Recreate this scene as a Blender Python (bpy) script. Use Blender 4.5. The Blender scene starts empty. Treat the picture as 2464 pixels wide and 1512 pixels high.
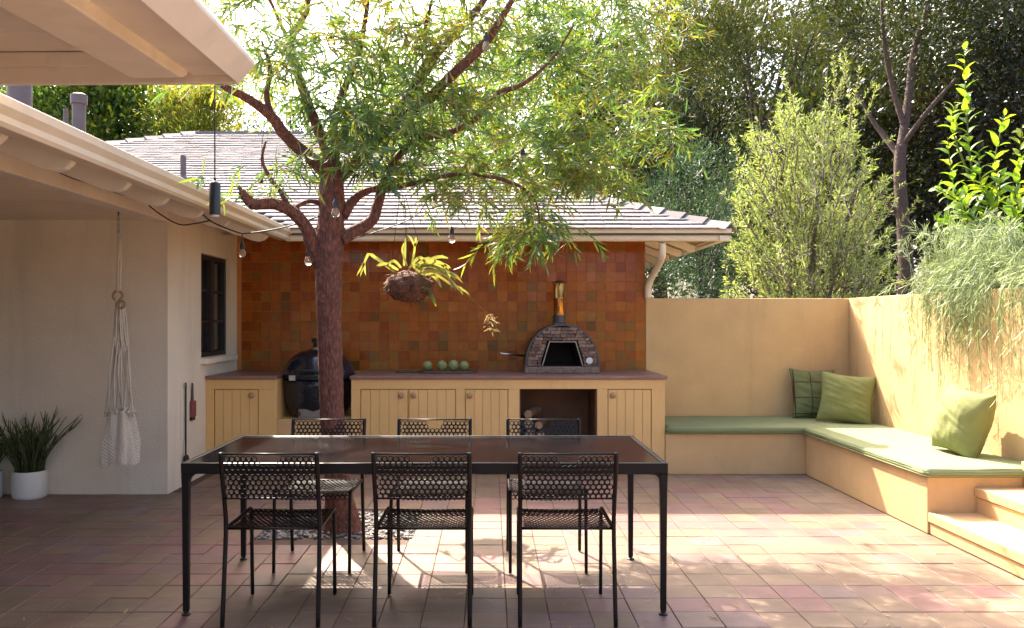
import bpy, bmesh, math, random
import numpy as np
from mathutils import Vector, Matrix, noise as mnoise
random.seed(7); RNG = np.random.default_rng(11)
S = bpy.context.scene
# ------------------------------------------------------------------ camera, sky, sun, exposure
F = 2000.0                      # focal length in units of a 2464 px wide frame
EYE = 1.40
VX, VY = 1179.0, 774.0
cd = bpy.data.cameras.new('camera'); cam = bpy.data.objects.new('camera', cd); S.collection.objects.link(cam)
cam.location = (0, 0, EYE); cam.rotation_euler = (math.radians(90), 0, 0)
cd.sensor_width = 36; cd.lens = 36 * F / 2464; cd.shift_x = (1232 - VX) / 2464; cd.shift_y = (VY - 756) / 2464
cd.clip_start = 0.05; cd.clip_end = 500
S.camera = cam
SUN = Vector((-0.40, 0.81, 1.0)).normalized()
SUN_EL = math.asin(SUN.z); SUN_AZ = math.atan2(SUN.x, SUN.y)
w = bpy.data.worlds.new('World'); S.world = w; w.use_nodes = True
wn = w.node_tree; bg = wn.nodes['Background']
sky = wn.nodes.new('ShaderNodeTexSky'); sky.sky_type = 'NISHITA'; sky.sun_disc = False
sky.sun_elevation = SUN_EL; sky.sun_rotation = SUN_AZ; sky.dust_density = 6.0; sky.air_density = 0.75; sky.ozone_density = 0.0
wn.links.new(sky.outputs[0], bg.inputs[0]); bg.inputs[1].default_value = 0.15
ld = bpy.data.lights.new('sun', 'SUN'); ld.energy = 3.5; ld.angle = math.radians(0.5); ld.color = (1, .91, .77)
sun = bpy.data.objects.new('sun', ld); S.collection.objects.link(sun); sun.rotation_euler = (-SUN).to_track_quat('-Z', 'Y').to_euler()
S.view_settings.view_transform = 'Standard'; S.view_settings.look = 'None'; S.view_settings.gamma = 1
S.view_settings.exposure = 2.3
S.cycles.max_bounces = 10; S.cycles.diffuse_bounces = 6; S.cycles.transmission_bounces = 6; S.cycles.transparent_max_bounces = 8

# ------------------------------------------------------------------ helpers
def at(x, y, Y): return Vector(((x - VX) * Y / F, Y, EYE + (VY - y) * Y / F))
def fl(x, y):
    Y = EYE * F / (y - VY); return Vector(((x - VX) * Y / F, Y, 0))
COL = S.collection
WL = {}
def link(o, parent=None):
    COL.objects.link(o)
    if parent is not None: o.parent = parent
    return o
def tag(o, label=None, cat=None, group=None, kind=None):
    if label: o['label'] = label
    if cat: o['category'] = cat
    if group: o['group'] = group
    if kind: o['kind'] = kind
    return o
def thing(name, label, cat, loc=(0, 0, 0), group=None, kind=None):
    o = bpy.data.objects.new(name, None); o.empty_display_size = .1; link(o); o.location = loc; WL[o] = Vector(loc)
    return tag(o, label, cat, group, kind)
def wl(parent): return WL.get(parent, Vector((0, 0, 0))) if parent is not None else Vector((0, 0, 0))
class MB:
    def __init__(s): s.v = []; s.f = []; s.m = []; s.mi = 0
    def add(s, vs, fs):
        b = len(s.v); s.v += [tuple(p) for p in vs]
        for f in fs: s.f.append(tuple(b + i for i in f)); s.m.append(s.mi)
        return s
    def box(s, x0, x1, y0, y1, z0, z1, M=None):
        vs = [(x0,y0,z0),(x1,y0,z0),(x1,y1,z0),(x0,y1,z0),(x0,y0,z1),(x1,y0,z1),(x1,y1,z1),(x0,y1,z1)]
        if M is not None: vs = [M @ Vector(p) for p in vs]
        return s.add(vs, [(0,3,2,1),(4,5,6,7),(0,1,5,4),(1,2,6,5),(2,3,7,6),(3,0,4,7)])
    def bar(s, a, b, wd, h, up=(0,0,1)):
        a = Vector(a); b = Vector(b); d = (b - a).normalized(); u = Vector(up); sd = d.cross(u).normalized(); u = sd.cross(d)
        vs = []
        for p in (a, b):
            for i, j in ((-1,-1),(1,-1),(1,1),(-1,1)): vs.append(p + sd*i*wd/2 + u*j*h/2)
        return s.add(vs, [(0,1,2,3),(7,6,5,4),(0,4,5,1),(1,5,6,2),(2,6,7,3),(3,7,4,0)])
    def tube(s, pts, rad, n=8, cap=True, disp=None):
        pts = [Vector(p) for p in pts]; k = len(pts)
        if not hasattr(rad, '__len__'): rad = [rad]*k
        vs = []; prev = None
        for i, p in enumerate(pts):
            d = (pts[min(i+1,k-1)] - pts[max(i-1,0)]).normalized()
            if prev is None:
                u = d.orthogonal().normalized()
            else:
                u = (prev - d*prev.dot(d)).normalized()
            prev = u; sd = d.cross(u)
            for j in range(n):
                a = 2*math.pi*j/n; r = rad[i]
                q = u*math.cos(a) + sd*math.sin(a)
                if disp: r += disp(p + q*r, a, i)
                vs.append(p + q*r)
        fs = [(i*n+j, i*n+(j+1)%n, (i+1)*n+(j+1)%n, (i+1)*n+j) for i in range(k-1) for j in range(n)]
        if cap: fs += [tuple(range(n-1,-1,-1)), tuple((k-1)*n+j for j in range(n))]
        return s.add(vs, fs)
    def lathe(s, prof, c=(0,0,0), n=24, cap=True):
        c = Vector(c); vs = []
        for r, z in prof:
            for j in range(n): a = 2*math.pi*j/n; vs.append(c + Vector((r*math.cos(a), r*math.sin(a), z)))
        k = len(prof)
        fs = [(i*n+j, i*n+(j+1)%n, (i+1)*n+(j+1)%n, (i+1)*n+j) for i in range(k-1) for j in range(n)]
        if cap: fs += [tuple(range(n-1,-1,-1)), tuple((k-1)*n+j for j in range(n))]
        return s.add(vs, fs)
    def prism(s, poly, off):
        off = Vector(off); n = len(poly); vs = [Vector(p) for p in poly]; vs += [p + off for p in vs]
        return s.add(vs, [tuple(range(n-1,-1,-1)), tuple(range(n,2*n))] + [(i,(i+1)%n,n+(i+1)%n,n+i) for i in range(n)])
    def mesh(s, mats, off=Vector((0,0,0)), smooth=False, name='m', fix=True):
        me = bpy.data.meshes.new(name)
        me.from_pydata([(p[0]-off.x, p[1]-off.y, p[2]-off.z) for p in s.v], [], s.f)
        if not isinstance(mats, (list, tuple)): mats = [mats]
        for m in mats: me.materials.append(m)
        if len(mats) > 1: me.polygons.foreach_set('material_index', s.m)
        if fix:
            bm = bmesh.new(); bm.from_mesh(me); bmesh.ops.recalc_face_normals(bm, faces=bm.faces); bm.to_mesh(me); bm.free()
        if smooth: me.polygons.foreach_set('use_smooth', [True]*len(me.polygons))
        me.update(); return me
    def build(s, name, mats, parent=None, smooth=False, bevel=0, kind=None, label=None, fix=True, seg=2):
        o = bpy.data.objects.new(name, s.mesh(mats, wl(parent), smooth, name, fix)); link(o, parent)
        if parent is not None: WL[o] = wl(parent)
        if smooth == 'auto':
            pass
        if bevel:
            b = o.modifiers.new('bevel', 'BEVEL'); b.width = bevel; b.segments = seg; b.limit_method = 'ANGLE'; b.angle_limit = math.radians(40)
        if kind: o['kind'] = kind
        if label: o['label'] = label
        return o
def smooth_angle(o, ang=40):
    me = o.data; me.polygons.foreach_set('use_smooth', [True]*len(me.polygons))
    bm = bmesh.new(); bm.from_mesh(me)
    for e in bm.edges:
        if len(e.link_faces) == 2 and e.calc_face_angle(0) > math.radians(ang): e.smooth = False
    bm.to_mesh(me); bm.free(); return o
def copy_tree(o, parent=None):
    c = o.copy(); link(c)
    c.parent = parent
    for ch in list(o.children): copy_tree(ch, c)
    return c
def spline(pts, n):
    P = [Vector(p) for p in pts]; out = []
    k = len(P)
    for i in range(n):
        t = i*(k-1)/(n-1); j = min(int(t), k-2); u = t - j
        p0 = P[max(j-1,0)]; p1 = P[j]; p2 = P[j+1]; p3 = P[min(j+2,k-1)]
        out.append(0.5*((2*p1) + (p2-p0)*u + (2*p0-5*p1+4*p2-p3)*u*u + (3*p1-p0-3*p2+p3)*u**3))
    return out
def lerp_list(vals, n):
    return [float(np.interp(i*(len(vals)-1)/(n-1), range(len(vals)), vals)) for i in range(n)]

# ------------------------------------------------------------------ materials
def new_mat(name):
    m = bpy.data.materials.new(name); m.use_nodes = True; nt = m.node_tree
    return m, nt, nt.nodes['Principled BSDF']
def surf(name, c1, c2=None, scale=8, rough=.7, bump=0, bscale=60, detail=5, spec=.5, metal=0, stretch=None, c3=None, s3=1.2, a3=.5, coat=0, rvar=0, bdist=.01, streak=0, patch=0):
    m, nt, b = new_mat(name); N = nt.nodes; L = nt.links
    tc = N.new('ShaderNodeTexCoord'); src = tc.outputs['Object']
    if name.startswith('W_') or True:
        g = N.new('ShaderNodeNewGeometry'); src = g.outputs['Position']
    if stretch:
        mp = N.new('ShaderNodeMapping'); mp.inputs['Scale'].default_value = stretch; L.new(src, mp.inputs['Vector']); src = mp.outputs[0]
    b.inputs['Roughness'].default_value = rough; b.inputs['Metallic'].default_value = metal
    b.inputs['Specular IOR Level'].default_value = spec
    if coat: b.inputs['Coat Weight'].default_value = coat; b.inputs['Coat Roughness'].default_value = .08
    c2 = c2 or tuple(x*.8 for x in c1)
    nz = N.new('ShaderNodeTexNoise'); nz.inputs['Scale'].default_value = scale; nz.inputs['Detail'].default_value = detail; nz.inputs['Roughness'].default_value = .6
    L.new(src, nz.inputs['Vector'])
    rp = N.new('ShaderNodeValToRGB'); rp.color_ramp.elements[0].position = .3; rp.color_ramp.elements[1].position = .7
    rp.color_ramp.elements[0].color = (*c1, 1); rp.color_ramp.elements[1].color = (*c2, 1); L.new(nz.outputs['Fac'], rp.inputs['Fac'])
    out = rp.outputs['Color']
    if c3:
        n3 = N.new('ShaderNodeTexNoise'); n3.inputs['Scale'].default_value = s3; n3.inputs['Detail'].default_value = 6; L.new(src, n3.inputs['Vector'])
        r3 = N.new('ShaderNodeMapRange'); r3.inputs[1].default_value = .45; r3.inputs[2].default_value = .75; r3.inputs[3].default_value = 0; r3.inputs[4].default_value = a3
        L.new(n3.outputs['Fac'], r3.inputs[0])
        mx = N.new('ShaderNodeMix'); mx.data_type = 'RGBA'; L.new(r3.outputs[0], mx.inputs[0]); L.new(out, mx.inputs[6]); mx.inputs[7].default_value = (*c3, 1); out = mx.outputs[2]
    for amt, vec, lo, hi in ((streak, (5,5,.45), .52, .78), (patch, (.9,.9,.9), .45, .7)):
        if not amt: continue
        mp2 = N.new('ShaderNodeMapping'); mp2.inputs['Scale'].default_value = vec; L.new(src, mp2.inputs['Vector'])
        n4 = N.new('ShaderNodeTexNoise'); n4.inputs['Scale'].default_value = 1; n4.inputs['Detail'].default_value = 8; n4.inputs['Roughness'].default_value = .65; L.new(mp2.outputs[0], n4.inputs['Vector'])
        r4 = N.new('ShaderNodeMapRange'); r4.inputs[1].default_value = lo; r4.inputs[2].default_value = hi; r4.inputs[3].default_value = 1; r4.inputs[4].default_value = 1-amt; L.new(n4.outputs['Fac'], r4.inputs[0])
        m4 = N.new('ShaderNodeMix'); m4.data_type = 'RGBA'; m4.blend_type = 'MULTIPLY'; m4.inputs[0].default_value = 1; L.new(out, m4.inputs[6]); L.new(r4.outputs[0], m4.inputs[7]); out = m4.outputs[2]
    L.new(out, b.inputs['Base Color'])
    if rvar:
        mr = N.new('ShaderNodeMapRange'); mr.inputs[3].default_value = max(.02, rough-rvar); mr.inputs[4].default_value = min(1, rough+rvar)
        L.new(nz.outputs['Fac'], mr.inputs[0]); L.new(mr.outputs[0], b.inputs['Roughness'])
    if bump:
        n2 = N.new('ShaderNodeTexNoise'); n2.inputs['Scale'].default_value = bscale; n2.inputs['Detail'].default_value = 4; L.new(src, n2.inputs['Vector'])
        bp = N.new('ShaderNodeBump'); bp.inputs['Strength'].default_value = bump; bp.inputs['Distance'].default_value = bdist
        L.new(n2.outputs['Fac'], bp.inputs['Height']); L.new(bp.outputs[0], b.inputs['Normal'])
    return m
def leafmat(name, cols, trans=.45, rough=.45, spec=.4, tcol=None, nscale=1.2):
    """leaf: colour by leaf and by clump, diffuse + translucent"""
    m, nt, b = new_mat(name); N = nt.nodes; L = nt.links
    g = N.new('ShaderNodeNewGeometry'); oi = N.new('ShaderNodeObjectInfo')
    nz = N.new('ShaderNodeTexNoise'); nz.inputs['Scale'].default_value = nscale; nz.inputs['Detail'].default_value = 2; L.new(g.outputs['Position'], nz.inputs['Vector'])
    a = N.new('ShaderNodeMath'); a.operation = 'MULTIPLY_ADD'; L.new(nz.outputs['Fac'], a.inputs[0]); a.inputs[1].default_value = 1.3; a.inputs[2].default_value = -.55
    ri = N.new('ShaderNodeMath'); ri.operation = 'ADD'; L.new(g.outputs['Random Per Island'], ri.inputs[0]); L.new(oi.outputs['Random'], ri.inputs[1])
    rf = N.new('ShaderNodeMath'); rf.operation = 'FRACT'; L.new(ri.outputs[0], rf.inputs[0])
    r = N.new('ShaderNodeMath'); r.operation = 'MULTIPLY_ADD'; L.new(rf.outputs[0], r.inputs[0]); r.inputs[1].default_value = .9; L.new(a.outputs[0], r.inputs[2])
    rp = N.new('ShaderNodeValToRGB'); e = rp.color_ramp.elements
    while len(e) < len(cols): e.new(.5)
    for i, c in enumerate(cols): e[i].position = i/(len(cols)-1); e[i].color = (*c, 1)
    L.new(r.outputs[0], rp.inputs['Fac']); L.new(rp.outputs[0], b.inputs['Base Color'])
    b.inputs['Roughness'].default_value = rough; b.inputs['Specular IOR Level'].default_value = spec
    tr = N.new('ShaderNodeBsdfTranslucent')
    hs = N.new('ShaderNodeMix'); hs.data_type = 'RGBA'; hs.blend_type = 'MULTIPLY'; hs.inputs[0].default_value = 1; L.new(rp.outputs[0], hs.inputs[6]); hs.inputs[7].default_value = (*(tcol or (1.5, 1.45, .5)), 1)
    L.new(hs.outputs[2], tr.inputs[0])
    mx = N.new('ShaderNodeMixShader'); mx.inputs[0].default_value = trans; L.new(b.outputs[0], mx.inputs[1]); L.new(tr.outputs[0], mx.inputs[2])
    L.new(mx.outputs[0], N['Material Output'].inputs[0]); return m
M = {}
M['ground'] = surf('ground', (.16,.12,.08), (.1,.09,.05), scale=2)
M['soil'] = surf('soil', (.1,.07,.045), (.06,.045,.03), scale=6, rough=.95, bump=.8, bscale=20, bdist=.05)
M['grout'] = surf('grout', (.11,.065,.043), (.08,.045,.032), scale=10, rough=.9)
M['stucco'] = surf('cream_stucco', (.84,.74,.59), (.79,.685,.54), scale=1.5, rough=.9, bump=.6, bscale=85, bdist=.012, c3=(.70,.59,.46), s3=.9, a3=.4, streak=.16, patch=.1)
M['tan'] = surf('tan_plaster', (.67,.435,.205), (.61,.39,.18), scale=2.2, rough=.85, bump=.18, bscale=30, bdist=.01, c3=(.48,.315,.17), s3=1.1, a3=.45, streak=.16, patch=.12)
M['ochre'] = surf('ochre_paint', (.78,.49,.19), (.72,.445,.17), scale=3, rough=.6, bump=.15, bscale=25, streak=.14)
M['trim'] = surf('cream_trim_paint', (.86,.785,.68), (.81,.735,.63), scale=4, rough=.5, bump=.12, bscale=30, c3=(.64,.54,.43), s3=3, a3=.4, streak=.15)
M['gutter'] = surf('gutter_paint', (.80,.69,.53), (.75,.63,.48), scale=3, rough=.4, c3=(.5,.4,.3), s3=4, a3=.25)
M['wood_soffit'] = surf('soffit_wood', (.50,.33,.17), (.42,.26,.13), scale=6, rough=.6, stretch=(6,1,1))
M['roofdeck'] = surf('roof_deck', (.10,.085,.085), (.07,.06,.06), scale=6, rough=.9)
SH = [surf('shingle_%d' % i, c, tuple(x*.82 for x in c), scale=14, rough=.9, bump=.35, bscale=60, bdist=.006, spec=.12) for i, c in enumerate([(.25,.225,.225),(.21,.187,.19),(.285,.255,.252),(.17,.152,.157)])]
TC = [(.42,.118,.015),(.38,.10,.013),(.34,.085,.011),(.45,.14,.02),(.35,.135,.022),(.27,.115,.022),(.38,.118,.018),(.40,.108,.016),(.19,.078,.015),(.31,.07,.010)]
ZT = [surf('glaze_%d' % i, c, tuple(x*.72 for x in c), scale=16, rough=.16, bump=.35, bscale=14, bdist=.006, detail=4, rvar=.08, spec=.32) for i, c in enumerate(TC)]
M['tile_grout'] = surf('tile_grout', (.52,.24,.09), (.46,.20,.075), scale=12, rough=.9)
FC = [(.26,.172,.112),(.262,.166,.11),(.24,.165,.114),(.275,.15,.125),(.268,.138,.122),(.245,.15,.13),(.232,.156,.135),(.285,.19,.122),(.23,.158,.105),(.25,.158,.122)]
FT = [surf('floor_glaze_%d' % i, c, tuple(x*.84 for x in c), scale=7, rough=.5, bump=.12, bscale=25, c3=(.12,.066,.045), s3=2.6, a3=.55, rvar=.14, patch=.3) for i, c in enumerate(FC)]
M['niche'] = surf('niche_shade_brown', (.17,.085,.045), (.11,.055,.03), scale=5, rough=.8, c3=(.07,.04,.025), s3=3)  # dark brown carries the interior shade of the log niche as colour
M['counter_stone'] = surf('red_stone_slab', (.26,.135,.11), (.19,.10,.085), scale=9, rough=.35, c3=(.33,.2,.17), s3=4)
M['steel_dark'] = surf('dark_bronze_paint', (.006,.0045,.005), (.009,.006,.006), scale=20, rough=.38, spec=.25)
M['table_top'] = surf('dark_glazed_top', (.010,.007,.007), (.007,.005,.005), scale=6, rough=.15, spec=.5, rvar=.04)
M['black_iron'] = surf('black_iron', (.012,.011,.012), (.02,.018,.018), scale=20, rough=.5)
M['black_plastic'] = surf('black_plastic', (.015,.015,.016), (.02,.02,.021), scale=20, rough=.4)
M['kamado'] = surf('black_ceramic_glaze', (.008,.010,.016), (.014,.018,.030), scale=60, rough=.16, bump=.25, bscale=70, bdist=.004, spec=.6)
M['silver'] = surf('brushed_steel', (.55,.54,.53), (.45,.44,.44), scale=12, rough=.3, metal=1)
M['dull_steel'] = surf('dull_steel', (.30,.26,.24), (.22,.19,.18), scale=14, rough=.45, metal=.7)
M['brass'] = surf('warm_brass', (.50,.27,.085), (.36,.18,.05), scale=9, rough=.25, metal=1)
M['ovenmetal'] = surf('oven_metal', (.06,.055,.06), (.09,.08,.085), scale=14, rough=.4, metal=.6)
M['ovenstone'] = [surf('oven_stone_%d' % i, tuple(x*.95 for x in c), tuple(x*.42 for x in c), scale=30, rough=.85, bump=.8, bscale=55, bdist=.012) for i, c in enumerate([(.27,.165,.125),(.33,.215,.165),(.19,.12,.095),(.36,.25,.20)])]
M['oven_inside'] = surf('soot', (.012,.009,.008), (.02,.014,.012), scale=8, rough=.9)
M['white_ceramic'] = surf('white_ceramic', (.70,.68,.63), (.66,.63,.58), scale=4, rough=.45)
M['rope'] = surf('cotton_rope', (.74,.65,.53), (.62,.53,.42), scale=60, rough=.95, bump=.7, bscale=150)
M['knobwood'] = surf('knob_wood', (.42,.26,.13), (.34,.2,.1), scale=20, rough=.45)
M['oldwood'] = surf('dark_wood_board', (.07,.045,.035), (.11,.075,.055), scale=6, rough=.6, stretch=(1,8,8))
M['logbark'] = surf('log_bark', (.22,.13,.085), (.12,.07,.05), scale=14, rough=.95, bump=.8, bscale=40, bdist=.02)
M['logend'] = surf('cut_wood', (.42,.27,.15), (.33,.2,.11), scale=25, rough=.8)
M['glass'] = surf('dark_pane', (.012,.011,.012), (.015,.013,.014), scale=3, rough=.06, spec=.7)
M['frame'] = surf('black_window_frame', (.02,.016,.015), (.028,.022,.02), scale=20, rough=.45)
M['seatpad'] = surf('green_canvas', (.235,.265,.125), (.21,.24,.11), scale=5, rough=.9, bump=.2, bscale=220, bdist=.003)
M['pillow'] = surf('olive_linen', (.215,.225,.075), (.18,.19,.06), scale=5, rough=.9, bump=.3, bscale=160, bdist=.004)
M['pipe'] = surf('painted_vent_pipe', (.15,.115,.115), (.12,.09,.09), scale=10, rough=.6)
M['cable'] = surf('black_cable', (.012,.011,.011), (.02,.018,.018), scale=30, rough=.5)
M['gravel'] = [surf('gravel_%d' % i, c, tuple(x*.75 for x in c), scale=30, rough=.85) for i, c in enumerate([(.34,.31,.28),(.22,.20,.19),(.46,.42,.38),(.14,.125,.12)])]
M['brown_paint'] = surf('brown_metal_box', (.10,.065,.05), (.13,.085,.065), scale=12, rough=.5)
M['red_handle'] = surf('worn_red_brush', (.28,.06,.045), (.2,.05,.04), scale=20, rough=.6)
M['artichoke'] = surf('artichoke_green', (.36,.38,.15), (.24,.28,.11), scale=25, rough=.6, c3=(.34,.36,.2), s3=9)
M['moss'] = surf('brown_moss', (.15,.062,.036), (.075,.034,.024), scale=18, rough=.95, bump=1, bscale=40, bdist=.03, c3=(.27,.15,.09), s3=12)
def bark(name, c1, c2, c3):
    return surf(name, c1, c2, scale=5, rough=.85, bump=1, bscale=9, bdist=.03, stretch=(9,9,3.6), c3=c3, s3=7, a3=.9)
M['bark'] = bark('red_bark', (.19,.062,.038), (.085,.034,.025), (.32,.125,.08))
M['bark_grey'] = bark('grey_bark', (.17,.12,.10), (.1,.07,.06), (.26,.19,.15))
M['bark_dark'] = bark('dark_bark', (.11,.065,.05), (.06,.04,.03), (.17,.1,.075))
M['lf_main'] = leafmat('willow_leaf', [(.07,.145,.085),(.085,.17,.075),(.11,.19,.06),(.15,.22,.05),(.20,.235,.05),(.25,.20,.045)], trans=.45, rough=.3, spec=.6)
M['lf_olive'] = leafmat('olive_leaf', [(.17,.23,.08),(.25,.32,.10),(.32,.38,.14),(.38,.42,.20)], trans=.4, rough=.5, tcol=(1.3,1.3,.6), nscale=2)
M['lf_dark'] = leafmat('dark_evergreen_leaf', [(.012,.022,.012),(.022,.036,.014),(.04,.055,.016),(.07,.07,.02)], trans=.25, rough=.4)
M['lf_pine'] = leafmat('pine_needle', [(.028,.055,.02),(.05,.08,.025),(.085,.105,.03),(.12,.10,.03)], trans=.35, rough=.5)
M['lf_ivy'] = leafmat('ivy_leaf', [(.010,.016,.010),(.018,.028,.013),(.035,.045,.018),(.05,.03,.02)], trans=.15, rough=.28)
M['lf_blue'] = leafmat('blue_conifer_needle', [(.02,.05,.035),(.035,.08,.05),(.06,.11,.065)], trans=.3, rough=.5)
M['lf_lime'] = leafmat('lime_leaf', [(.11,.22,.035),(.16,.28,.04),(.23,.33,.045),(.30,.36,.05)], trans=.5, rough=.35, nscale=3)
M['lf_feather'] = leafmat('feathery_stem', [(.22,.28,.14),(.29,.35,.19),(.36,.41,.25)], trans=.35, rough=.55, tcol=(1.2,1.25,.8), nscale=3)
M['lf_hedge'] = leafmat('hedge_leaf', [(.03,.07,.02),(.06,.12,.03),(.11,.17,.035),(.18,.2,.04)], trans=.45, rough=.45)
M['lf_yellow'] = leafmat('yellowgreen_leaf', [(.07,.12,.025),(.11,.16,.03),(.17,.18,.035),(.2,.17,.04)], trans=.5, rough=.5)
M['lf_far'] = leafmat('hazed_far_leaf', [(.10,.14,.09),(.16,.20,.12),(.22,.26,.16)], trans=.4, rough=.5, nscale=.6)  # leaf colours lightened to carry the distance haze
M['lf_stag'] = leafmat('staghorn_frond', [(.13,.155,.07),(.18,.19,.085),(.25,.22,.11)], trans=.4, rough=.5, nscale=4)
M['lf_cactus'] = leafmat('pencil_stem', [(.05,.07,.025),(.08,.10,.035),(.11,.12,.04)], trans=.1, rough=.6, nscale=6)
M['dry_moss'] = leafmat('moss_fibre', [(.08,.035,.022),(.15,.07,.04),(.24,.13,.07)], trans=.15, rough=.8, tcol=(1.2,1,.8))
M['dry'] = leafmat('dry_frond', [(.35,.25,.12),(.45,.34,.18)], trans=.3, rough=.7, tcol=(1.2,1.1,.8))
def glassbulb():
    m, nt, b = new_mat('bulb_glass'); b.inputs['Base Color'].default_value = (1,.93,.85,1); b.inputs['Roughness'].default_value = .03
    b.inputs['Transmission Weight'].default_value = .9; b.inputs['IOR'].default_value = 1.2; return m
M['bulb'] = glassbulb()
def plaid():
    m, nt, b = new_mat('plaid_linen'); N = nt.nodes; L = nt.links
    tc = N.new('ShaderNodeTexCoord'); sx = N.new('ShaderNodeSeparateXYZ'); L.new(tc.outputs['Object'], sx.inputs[0])
    fac = None
    for ax in (0, 2):
        a = N.new('ShaderNodeMath'); a.operation = 'MULTIPLY_ADD'; a.inputs[1].default_value = 6.3; a.inputs[2].default_value = 10.35; L.new(sx.outputs[ax], a.inputs[0])
        f = N.new('ShaderNodeMath'); f.operation = 'FRACT'; L.new(a.outputs[0], f.inputs[0])
        c = N.new('ShaderNodeMath'); c.operation = 'LESS_THAN'; c.inputs[1].default_value = .06; L.new(f.outputs[0], c.inputs[0])
        if fac is None: fac = c
        else:
            mxx = N.new('ShaderNodeMath'); mxx.operation = 'MAXIMUM'; L.new(fac.outputs[0], mxx.inputs[0]); L.new(c.outputs[0], mxx.inputs[1]); fac = mxx
    mx = N.new('ShaderNodeMix'); mx.data_type = 'RGBA'; L.new(fac.outputs[0], mx.inputs[0]); mx.inputs[6].default_value = (.15,.165,.06,1); mx.inputs[7].default_value = (.05,.028,.016,1)
    L.new(mx.outputs[2], b.inputs['Base Color']); b.inputs['Roughness'].default_value = .9; return m
M['plaid'] = plaid()

# ------------------------------------------------------------------ foliage meshes (numpy)
def norm(a): return a/np.maximum(np.linalg.norm(a, axis=1, keepdims=True), 1e-9)
def leaf_mesh(name, P, D, L, W, bend=.25, segs=2, Nv=None):
    n = len(P); D = norm(D)
    if Nv is None: Nv = RNG.normal(size=(n,3))
    sd = norm(np.cross(D, Nv)); up = np.cross(sd, D)
    L = np.broadcast_to(L, (n,))[:,None]; W = np.broadcast_to(W, (n,))[:,None]
    if segs == 2:
        ts = [(0,0),(.3,-.9),(.3,.9),(.68,-.8),(.68,.8),(1,0)]
    else:
        ts = [(0,0),(.5,-1),(.5,1),(1,0)]
    k = len(ts); V = np.empty((n,k,3))
    for i,(t,s) in enumerate(ts):
        V[:,i] = P + D*L*t + sd*W*.5*s - up*L*bend*t*t + (up*W*.12*abs(s))
    if segs == 2: fl_ = [0,1,2, 1,3,4,2, 3,5,4]; st = [0,3,7]; tot = [3,4,3]
    else: fl_ = [0,1,3, 0,3,2]; st = [0,3]; tot = [3,3]
    nl = len(fl_)
    me = bpy.data.meshes.new(name); me.vertices.add(n*k); me.vertices.foreach_set('co', V.ravel().astype(np.float32))
    me.loops.add(n*nl); me.loops.foreach_set('vertex_index', (np.arange(n)[:,None]*k + np.array(fl_)[None]).ravel().astype(np.int32))
    me.polygons.add(n*len(st)); me.polygons.foreach_set('loop_start', (np.arange(n)[:,None]*nl + np.array(st)[None]).ravel().astype(np.int32))
    me.polygons.foreach_set('loop_total', np.tile(tot, n).astype(np.int32))
    me.update(calc_edges=True); me.validate(); return me
def leaf_obj(name, P, D, L, W, mat, parent, kind='stuff', **kw):
    off = np.array(wl(parent)); me = leaf_mesh(name, P-off, D, L, W, **kw); me.materials.append(mat)
    o = bpy.data.objects.new(name, me); link(o, parent); WL[o] = wl(parent)
    if kind: o['kind'] = kind
    return o
def clumps(c, r, K, n, sig, shell=.55, up=.3):
    """leaf positions gathered in K clumps through an ellipsoid"""
    d = norm(RNG.normal(size=(K,3))); rad = shell + (1-shell)*RNG.random((K,1))**.6
    C = np.array(c) + d*rad*np.array(r)
    wgt = RNG.random(K)**1.5 + .15; wgt /= wgt.sum()
    idx = RNG.choice(K, n, p=wgt)
    s = (sig*(.5+RNG.random(K)))[idx][:,None]
    off = RNG.normal(size=(n,3))*s; P = C[idx] + off
    D = norm(off) + norm(C[idx]-np.array(c))*.5 + RNG.normal(size=(n,3))*.5; D[:,2] += up
    return P, D, C

# ================================================================== LARGE STRUCTURE
XL, XR, XB = -2.61, 3.70, 2.885
YT, YW, YE, YC = 8.575, 6.73, 7.92, 7.63
YS = 5.48
XE, XG = 2.30, -1.90            # right eave, left gutter edge
PITCH = .40; ZE = 2.28
def roof_z(Y): return ZE + PITCH*(Y - YE)

g = MB().box(-120, 120, -60, 220, -.6, -.25).build('ground', M['ground']); tag(g, kind='structure')
soil = thing('garden_ground', None, None, (4, 9, 0), kind='structure')
m = MB(); m.box(3.92, 30, -3, 60, -.2, 1.38); m.box(1.75, 3.915, 8.82, 60, -.2, 1.2)
m.build('soil', M['soil'], soil)

# ---- patio floor with its tiles
floor = MB().box(-9, XR, -4, YT, -.2, -.004).build('patio_floor', M['grout']); tag(floor, kind='structure')
PX0, PX1, PY0, PY1 = -1.51, -.50, 5.35, 6.10      # tree pit
def tile_mesh(sx, sy, h, mats, ch=.004):
    b = MB(); x = sx/2; y = sy/2; c = ch
    vs = [(-x,-y,0),(x,-y,0),(x,y,0),(-x,y,0),(-x,-y,h-c),(x,-y,h-c),(x,y,h-c),(-x,y,h-c),(-x+c,-y+c,h),(x-c,-y+c,h),(x-c,y-c,h),(-x+c,y-c,h)]
    fs = [(8,9,10,11)] + [(i,(i+1)%4,4+(i+1)%4,4+i) for i in range(4)] + [(4+i,4+(i+1)%4,8+(i+1)%4,8+i) for i in range(4)]
    return b.add(vs, fs)
TP = .2
tilebase = tile_mesh(TP-.0032, TP-.0032, .006, None, .0025)
fmesh = [MB().add(tilebase.v, tilebase.f).mesh(FT[i], name='floor_tile') for i in range(len(FT))]
cells = []
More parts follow.
